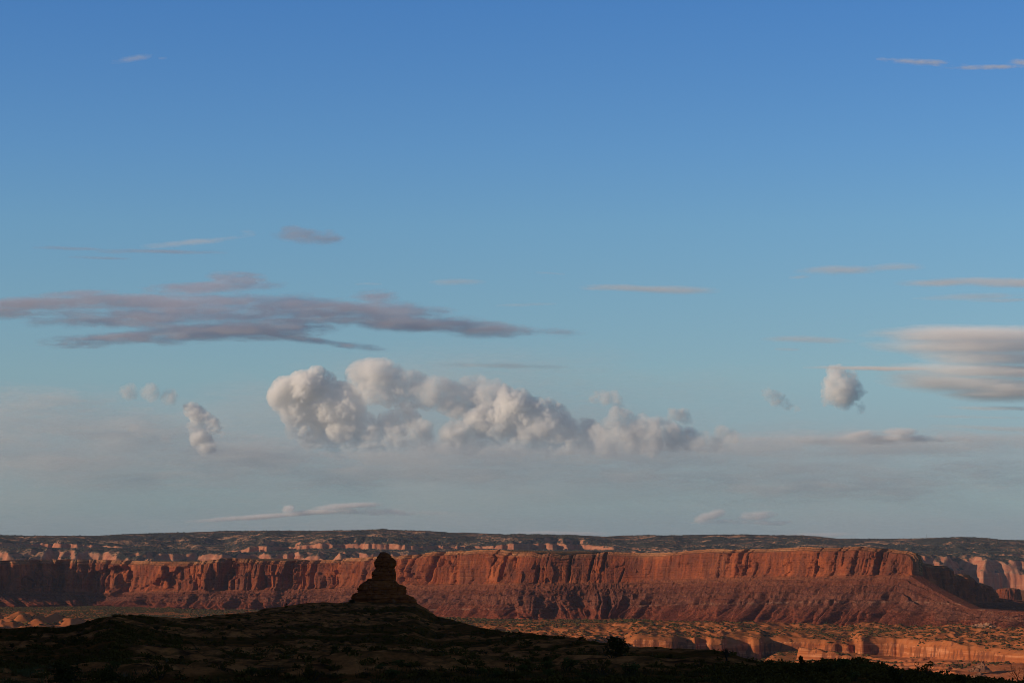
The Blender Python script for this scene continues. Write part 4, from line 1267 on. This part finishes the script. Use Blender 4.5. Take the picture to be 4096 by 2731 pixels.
def cloud_body(name, label, X, Y, front, back, dist, mat, group=None, shift=0.0):
    """closed shell from thickness maps (metres) on a grid of photo directions at a distance"""
    nr, nc = front.shape
    on = front > 0
    on &= blur(on.astype(float), 4) > 0.28                   # drop specks
    front = np.where(on, front, -1)
    back = np.where(on, back, -1)
    keep = on[:-1, :-1] | on[1:, :-1] | on[:-1, 1:] | on[1:, 1:]
    q = grid_quads(nr, nc)[keep.ravel()]
    s = dist / F4
    px, pz = (X - XC) * s, -(Y - YH) * s
    vf = np.stack([px, dist - np.maximum(front, 0) - shift, pz], -1).reshape(-1, 3)
    vb = np.stack([px, dist + np.maximum(back, 0) - shift, pz], -1).reshape(-1, 3)
    n = nr * nc
    idx_b = np.where(on.ravel(), np.arange(n) + n, np.arange(n))
    qb = idx_b[q][:, ::-1]
    q, qb = q[:, ::-1], qb[:, ::-1]
    verts = np.concatenate([vf, vb])
    allq = np.concatenate([q, qb])
    used = np.unique(allq)
    remap = np.zeros(2 * n, np.int64)
    remap[used] = np.arange(len(used))
    verts = verts[used]
    verts[:, 0] *= verts[:, 1] / dist                       # grow with distance, as the grid of directions does
    verts[:, 2] *= verts[:, 1] / dist
    cen = verts.mean(0)
    o = mesh_object(name, verts - cen, remap[allq], mat)
    o.location = cen
    return tag(o, label, "cloud", group)

def cumulus(label, puffs, dist, dens, seed, rough=1.0, step=2.0, grow=1.62, bumps=1.0, relief=60.0, base=1835.0, group=None):
    x0 = min(p[0] - p[2] for p in puffs) - 50
    x1 = max(p[0] + p[2] for p in puffs) + 50
    y0 = min(p[1] - p[2] for p in puffs) - 50
    y1 = max(p[1] + p[2] for p in puffs) + 50
    xs, ys = np.arange(x0, x1, step), np.arange(y0, y1, step)
    X, Y = np.meshgrid(xs, ys)
    wx = X + 16 * rough * fbm(X / 42, Y / 42, octaves=5, gain=0.55, seed=seed)
    wy = Y + 16 * rough * fbm(X / 42, Y / 42, 7.7, octaves=5, gain=0.55, seed=seed + 5)
    h = np.zeros(X.shape)
    for (x, y, r) in puffs:
        r = r * grow
        i0, i1 = np.searchsorted(xs, [x - r - 30, x + r + 30])
        j0, j1 = np.searchsorted(ys, [y - r - 30, y + r + 30])
        sl = (slice(j0, j1), slice(i0, i1))
        q = r * r - (wx[sl] - x) ** 2 - (wy[sl] - y) ** 2
        h[sl] = np.maximum(h[sl], np.sqrt(np.maximum(q, 0)))
    b_ = 0.35 * h + 0.65 * blur(h, 9)
    # cauliflower heads at many sizes: rounded lumps with sharp creases
    bil, tot = 0.0, 0.0
    ux, uy = X + 26 * fbm(X / 70, Y / 70, 1.1, octaves=3, seed=seed + 40), Y + 26 * fbm(X / 70, Y / 70, 8.1, octaves=3, seed=seed + 41)
    for k, (sz, am) in enumerate(((130, 1.0), (66, 0.85), (34, 0.7), (17, 0.5), (9, 0.32))):
        bil = bil + am * (np.abs(noise(ux / sz, uy / sz, 1.3 * k + 0.4, seed + 50 + k)) * 3.2 - 0.8)
        tot += am
    bil = bil / tot
    ero = fbm(X / 46, Y / 34, 4.4, octaves=6, gain=0.6, seed=seed + 77)
    # bases dissolve: thinner and more torn towards the flat underside
    low = sstep(base - 110, base + 10, Y)
    T = b_ * (0.80 + 0.55 * bumps * bil) - (4 + 12 * low) - (17 + 30 * low) * rough * (ero + 0.03)
    T = np.where(h > 1, T, -1)
    T = np.where(T > 0, T * T / (T + 9.0), -1) * (1 - 0.75 * low) * (1 - 0.85 * sstep(base - 260, base - 30, Y))
    T = np.where(T < 1.1, -1, T)
    O = relief * (fbm(ux / 150, uy / 130, 6.2, octaves=4, gain=0.55, seed=seed + 90) * 1.6)
    s = dist / F4
    on = T > 0
    fr = np.where(on, T, -1)
    return cloud_body("cloud", label, X, Y, fr * s, fr * s * 0.8, dist, cloud_mat("cloud_droplets", dens, (1.0, 0.996, 0.984)), group, shift=O * s)

def stratus(label, streaks, dist, dens, tau, seed, wisp=0.5, stretch=5.0, size=60.0, step=4.0, soft=1.0, group=None, puff=0.0, fwd=0.08, ripple=0.8, tint=(1, 1, 1)):
    """streaks: (cx, cy, rx, ry, amount, slope)"""
    x0 = min(s[0] - s[2] * 1.5 for s in streaks)
    x1 = max(s[0] + s[2] * 1.5 for s in streaks)
    y0 = min(s[1] - s[3] * 2.0 - abs(s[5]) * s[2] for s in streaks)
    y1 = max(s[1] + s[3] * 2.0 + abs(s[5]) * s[2] for s in streaks)
    xs, ys = np.arange(x0, x1, step), np.arange(y0, y1, min(step, 3.0))
    X, Y = np.meshgrid(xs, ys)
    n1 = fbm(X / (size * stretch), Y / size, octaves=6, gain=0.58, seed=seed)
    wy = Y + 10 * fbm(X / 260, Y / 90, 3.3, octaves=3, seed=seed + 9)
    wx = X + 30 * fbm(X / 200, Y / 40, 9.1, octaves=3, seed=seed + 19)
    F = np.zeros(X.shape)
    for (cx, cy, rx, ry, am, sl) in streaks:
        dx = (wx - cx) / rx
        yy = wy - cy - sl * (wx - cx)
        dy = yy / ry
        F = np.maximum(F, am * np.exp(-(np.abs(dx) ** 2.6)) * np.exp(-(np.abs(dy) ** 2.2)))
    if puff:
        n2 = fbm(X / 55, Y / 40, 2.2, octaves=4, seed=seed + 33)
        F = F * (1 + puff * n2)
    F = F * (1 + 0.9 * wisp * n1) + wisp * 0.7 * n1 * sstep(0.0, 0.3, F) - 0.12
    n3 = fbm(X / (20 * min(stretch, 4)), Y / 13, 4.4, octaves=5, gain=0.62, seed=seed + 71)
    F = F + wisp * 0.45 * n3 * sstep(0.0, 0.3, F)
    F = np.clip(F, -1, None)
    F = np.where(F > 0, F ** 1.25, -1)
    edge = np.minimum.reduce([X - x0, x1 - step - X, Y - y0, y1 - 3 - Y])
    F = np.where(edge < step, -1, F)
    T = F * tau / dens / 2
    T = np.where(T < 5.0 * dist / 22000.0, -1, T)
    O = ripple * np.nan_to_num(tau / dens) * 0.5 * (fbm(wx / (size * stretch * 0.55), wy / (size * 0.42), 5.5, octaves=5, gain=0.55, seed=seed + 61)) * sstep(0.0, 0.5, F)
    return cloud_body("cloud", label, X, Y, T, T * 0.8, dist, cloud_mat("cloud_droplets", dens, tint, g=fwd), group, shift=O)

CU = 42000.0
cumulus("towering cream cumulus with a knobbly crown, left end of the long cloud bank",
        [(1263, 1502, 30), (1314, 1515, 22), (1254, 1532, 38), (1156, 1583, 55), (1122, 1604, 28), (1220, 1591, 70), (1288, 1613, 55),
         (1365, 1604, 50), (1416, 1621, 36), (1195, 1638, 50), (1305, 1672, 64), (1390, 1689, 58), (1458, 1689, 30), (1500, 1723, 32),
         (1241, 1740, 42), (1326, 1740, 60), (1411, 1753, 60), (1488, 1774, 42), (1581, 1770, 45), (1254, 1808, 30), (1348, 1817, 45),
         (1454, 1817, 42), (1539, 1804, 46), (1640, 1690, 34), (1625, 1640, 30), (1560, 1700, 40), (1590, 1750, 40), (1700, 1800, 36), (1180, 1720, 30), (1290, 1770, 40), (1690, 1715, 30), (1680, 1770, 45), (1620, 1810, 36)],
        CU, 0.016, 11)
cumulus("grey shouldered cumulus with a pale peak above a blue gap, trailing down right",
        [(1539, 1476, 33), (1573, 1494, 33), (1445, 1502, 42), (1496, 1519, 58), (1475, 1557, 42), (1560, 1540, 56), (1654, 1549, 46),
         (1709, 1578, 44), (1751, 1561, 42), (1800, 1590, 46), (1837, 1612, 46), (1870, 1540, 26), (1921, 1540, 30), (1900, 1591, 48),
         (1985, 1557, 30), (2023, 1578, 26), (1943, 1638, 50), (2006, 1621, 42)],
        CU * 1.0, 0.008, 23)
cumulus("broad cumulus slope stepping down to the right in the middle of the cloud bank",
        [(2021, 1569, 25), (2085, 1599, 32), (2144, 1607, 20), (2042, 1628, 45), (2191, 1641, 34), (2238, 1658, 28), (2149, 1671, 48),
         (2064, 1688, 58), (2234, 1705, 46), (2289, 1697, 22), (2327, 1705, 25), (2149, 1739, 58), (2255, 1756, 56), (2085, 1773, 56),
         (2349, 1756, 50), (2191, 1803, 42), (2298, 1805, 42), (1990, 1750, 50), (1930, 1700, 52), (1905, 1780, 48), (1820, 1750, 46), (1780, 1800, 36)],
        CU * 0.985, 0.016, 37)
cumulus("low lumpy cumulus tailing off right of the big cloud bank",
        [(2468, 1658, 24), (2502, 1680, 30), (2565, 1697, 30), (2629, 1701, 28), (2663, 1692, 20), (2446, 1722, 38), (2531, 1739, 46),
         (2616, 1748, 46), (2680, 1748, 42), (2595, 1777, 40), (2757, 1756, 34), (2808, 1765, 32), (2889, 1726, 22), (2927, 1748, 24),
         (2957, 1760, 16), (2425, 1790, 36), (2870, 1778, 28)],
        CU * 0.96, 0.009, 41, base=1910, rough=.85)
cumulus("small round cloud puff floating just above the low lumpy tail of the cloud bank",
        [(2697, 1654, 24), (2731, 1663, 27), (2770, 1688, 16)], CU, 0.009, 43, rough=1.2, grow=1.45)
cumulus("ragged little grey cloud puff above the lumpy tail, under a clear patch of sky",
        [(2383, 1586, 20), (2417, 1590, 22), (2463, 1590, 20), (2480, 1620, 15)], CU, 0.009, 47, rough=1.2, grow=1.6)
cumulus("lone square-topped white cumulus below the thin streak near the right layered cloud",
        [(3351, 1505, 36), (3402, 1510, 26), (3315, 1530, 26), (3361, 1551, 52), (3422, 1561, 28), (3320, 1597, 26), (3371, 1597, 34), (3443, 1633, 20)],
        CU * 0.95, 0.008, 53, grow=1.5, rough=1.5, relief=50)
cumulus("ragged grey cloud scrap left of the lone square-topped cumulus",
        [(3070, 1570, 20), (3100, 1590, 24), (3150, 1615, 16), (3190, 1630, 13)], CU * 0.95, 0.008, 59, rough=1.2, grow=1.6)
cumulus("upright bright white cumulus column standing alone in the hazy lower left sky",
        [(766, 1636, 24), (800, 1665, 28), (775, 1706, 20), (801, 1749, 30), (827, 1784, 26), (812, 1815, 14), (850, 1700, 24), (888, 1723, 14)],
        CU, 0.017, 61, grow=1.6, rough=1.15, base=1960)
cumulus("small pale cloud knob, the farther left of two beside the bright cloud column",
        [(531, 1714, 18), (560, 1735, 12), (590, 1748, 8)], CU, 0.014, 67, grow=1.7, rough=.8)
cumulus("rounded dim cloud puff just left of the bright cloud column",
        [(671, 1749, 24), (655, 1760, 14)], CU, 0.010, 71, grow=1.5, rough=.9)
cumulus("soft blue-grey double cloud drifting above the bright cloud column",
        [(514, 1566, 25), (601, 1566, 27), (679, 1584, 24), (740, 1601, 12)], CU, 0.006, 73, rough=1.0, grow=1.6)

ST = 22000.0
stratus("long purple-grey layered cloud spread across the left half of the sky",
        [(150, 1215, 480, 26, 1.0, -0.02), (-100, 1240, 300, 34, .9, 0), (640, 1205, 480, 36, 1.0, 0.0), (700, 1262, 520, 46, 0.85, -0.01),
         (800, 1152, 260, 24, 0.85, -0.06), (945, 1118, 100, 30, 0.85, 0.0), (600, 1345, 370, 30, 0.9, -0.06), (950, 1312, 400, 44, 1.0, -0.04),
         (1350, 1240, 420, 46, 1.05, 0.08), (1650, 1290, 500, 34, 1.0, 0.07), (1480, 1185, 100, 26, .7, 0.02), (1240, 1355, 260, 14, 0.8, 0.13)],
        ST, 0.0022, 3.2, 101, tint=(0.90, 0.92, 1.0), fwd=0.5, wisp=0.8, stretch=5.0, size=50, puff=0.4, step=3.0, ripple=1.2)
stratus("dark purple wisp cloud puff high above the long layered cloud",
        [(1225, 940, 120, 26, 0.9, 0.05), (1150, 925, 50, 22, 0.6, -0.3), (1300, 955, 70, 20, 0.8, 0)], ST, 0.0018, 1.8, 107, tint=(0.9, 0.92, 1.0), fwd=0.5, wisp=0.7, stretch=2.2, size=40)
stratus("thin pair of dark cloud streaks high at left, the lower tapering to the right",
        [(290, 995, 170, 7, 0.7, 0.03), (640, 1006, 210, 8, 0.8, 0.02), (400, 1031, 130, 6, 0.6, 0.03), (460, 1003, 130, 10, .6, 0)], ST, 0.0018, 1.3, 109, tint=(0.9, 0.92, 1.0), fwd=0.5, wisp=0.45, stretch=7, size=30)
stratus("faint pinkish sliver of cloud just above the pair of dark streaks",
        [(770, 965, 190, 12, 0.75, -0.1), (985, 930, 40, 18, 0.45, 0)], ST, 0.002, 1.0, 113, wisp=0.5, stretch=4, size=34)
stratus("large bright layered lens cloud cut by the right edge of the picture",
        [(3950, 1340, 400, 34, 1.1, 0.0), (3960, 1382, 400, 34, 1.05, 0.01), (3640, 1335, 170, 9, .6, 0), (4000, 1430, 300, 34, 0.85, 0.02), (4050, 1485, 440, 32, 1.0, 0.01),
         (3850, 1528, 290, 38, 0.85, 0.05), (4050, 1560, 240, 40, 1.0, 0.03), (3560, 1472, 300, 8, 0.95, 0.02)],
        ST, 0.0032, 3.2, 127, fwd=-0.2, wisp=0.34, ripple=0.35, stretch=8, size=42)
stratus("pale rounded streak of cloud reaching in from the right edge, upper sky",
        [(3780, 1130, 160, 14, 0.9, 0.0), (4020, 1128, 260, 18, 1.0, 0.02), (3900, 1185, 230, 13, .6, -0.02), (4010, 1198, 150, 9, .5, 0)], ST, 0.0018, 1.7, 131, wisp=0.35, stretch=6, size=40)
stratus("soft mauve bar of cloud left of the pale rounded streak",
        [(3380, 1078, 170, 19, 0.85, -0.03), (3560, 1065, 120, 14, .7, 0), (3190, 1105, 60, 7, .5, -0.05)], ST, 0.0018, 1.2, 137, wisp=0.5, stretch=5, size=40)
stratus("slim lilac cloud bar alone in the clear sky right of centre",
        [(2600, 1155, 250, 14, 0.95, 0.02), (2400, 1152, 90, 9, .6, 0)], ST, 0.0018, 1.3, 139, wisp=0.4, stretch=6, size=36)
stratus("little lilac smudge of cloud right of centre above the tip of the long layered cloud",
        [(1830, 1126, 100, 12, 0.8, 0.0), (1480, 1132, 60, 6, .45, 0)], ST, 0.0018, 1.0, 149, wisp=0.4, stretch=5, size=36)
stratus("short grey cloud bar left of the large bright lens cloud",
        [(3240, 1355, 160, 13, 0.9, 0.02), (3150, 1395, 50, 7, .55, 0)], ST, 0.0018, 1.2, 151, wisp=0.4, stretch=6, size=36)
stratus("small sunlit pink cloud shred in the upper right corner of the sky",
        [(3700, 250, 150, 12, 0.85, 0.06), (3960, 266, 150, 9, 0.85, -0.03), (4090, 250, 60, 12, 0.8, 0.05), (3560, 236, 60, 8, .5, 0)], ST * 0.7, 0.004, 1.3, 157, wisp=0.8, stretch=3, size=30)
stratus("tiny dim cloud shred in the upper left of the sky",
        [(520, 232, 70, 15, 0.7, -0.15), (655, 230, 30, 7, .4, 0)], ST * 0.7, 0.003, 0.8, 163, wisp=0.7, stretch=3, size=30)
stratus("faint pink thread of cloud above the towering cumulus bank",
        [(1970, 1460, 270, 10, 0.75, 0.02), (2110, 1215, 130, 7, .5, 0), (2200, 1092, 90, 5, .4, .05)], ST, 0.002, 0.8, 167, wisp=0.5, stretch=6, size=30)
stratus("low bright ribbon of small cloud heads just over the horizon left of the spire",
        [(1130, 2056, 340, 9, 0.85, -0.07), (1390, 2022, 120, 11, 1.0, -0.06), (1155, 2030, 22, 14, .8, 0), (1250, 2045, 120, 9, .8, -0.07), (1500, 2045, 300, 16, .4, 0)],
        60000.0, 0.0040, 4.5, 173, wisp=0.35, stretch=3, size=26, puff=0.5)
stratus("two low pale cloud heads over the plateau skyline right of centre",
        [(2835, 2062, 50, 18, 0.9, -0.3), (3020, 2062, 80, 18, 0.7, -0.1), (3000, 2085, 260, 12, .4, 0)], 60000.0, 0.0040, 3.5, 179, wisp=0.4, stretch=2, size=26, puff=0.5)
stratus("pale sliver of cloud touching the plateau skyline near the centre",
        [(2250, 2128, 180, 9, 0.8, 0.0), (3290, 2136, 150, 9, .7, 0)], 60000.0, 0.003, 2.5, 181, wisp=0.3, stretch=5, size=26)
stratus("small sunlit cloud heads on the hazy bank under the lone square-topped cumulus",
        [(3435, 1737, 70, 14, 0.9, -0.1), (3600, 1728, 60, 17, 1.0, 0), (3560, 1750, 300, 16, .7, 0), (3350, 1760, 350, 20, .5, 0)], CU * 0.78, 0.005, 2.6, 191, wisp=0.35, stretch=2.5, size=30, puff=0.6)
stratus("thin grey veil of cloud hanging in front of the cumulus bank down to the horizon",
        [(1900, 1740, 1300, 300, 0.72, 0.0), (1700, 1900, 1800, 200, .66, 0), (2950, 1800, 700, 170, .62, 0), (3500, 1880, 1300, 190, 0.55, 0.0), (200, 1850, 1000, 300, 0.62, 0.0), (2048, 2080, 3400, 150, .5, 0.0)],
        CU * 0.8, 0.0004, 1.35, 195, wisp=0.5, stretch=4, size=260, step=8, fwd=0.12, ripple=0.0, tint=(0.94, 0.985, 1.0))
stratus("wide faint grey cloud bank low across the whole sky under the cumulus",
        [(1600, 1815, 1400, 60, 0.85, 0.01), (2600, 1775, 600, 40, .7, 0.03), (3500, 1778, 1000, 50, 0.85, -0.01), (300, 1790, 900, 120, 0.62, 0.02), (200, 1680, 560, 130, .55, 0.04), (2400, 1890, 1900, 60, .55, 0), (3500, 1930, 900, 100, .5, -0.03), (900, 1920, 900, 60, .45, 0.02)],
        CU * 1.25, 0.0006, 1.9, 193, wisp=0.75, stretch=5, size=80, step=6, fwd=0.08, tint=(0.95, 0.985, 1.0))
stratus("thin sunlit cloud stripe at the right edge below the large lens cloud",
        [(4020, 1632, 190, 8, 0.9, 0.02), (3900, 1665, 240, 7, .45, 0.02), (3980, 1710, 240, 10, .7, 0.05)], ST, 0.0018, 1.3, 197, wisp=0.35, stretch=7, size=30)

# ---------------------------------------------------------------- evening air
hx0, hx1, hy0, hy1, hz0, hz1 = -9000.0, 9000.0, -2500.0, 25000.0, -460.0, 230.0
hv = [(x, y, z) for z in (hz0, hz1) for y in (hy0, hy1) for x in (hx0, hx1)]
hf = [(0, 2, 3, 1), (4, 5, 7, 6), (0, 1, 5, 4), (2, 6, 7, 3), (0, 4, 6, 2), (1, 3, 7, 5)]
hm = bpy.data.materials.new("haze_air")
hm.use_nodes = True
ht = hm.node_tree
ht.nodes.clear()
ho = ht.nodes.new("ShaderNodeOutputMaterial")
hp = ht.nodes.new("ShaderNodeVolumePrincipled")
hp.inputs["Color"].default_value = (0.62, 0.74, 0.95, 1)
hp.inputs["Density"].default_value = 0.000009
hp.inputs["Anisotropy"].default_value = 0.0
ht.links.new(hp.outputs[0], ho.inputs["Volume"])
haze = mesh_object("haze", hv, hf, hm, smooth=False)
tag(haze, "thin bluish evening haze filling the air over the valley", "haze", kind="stuff")
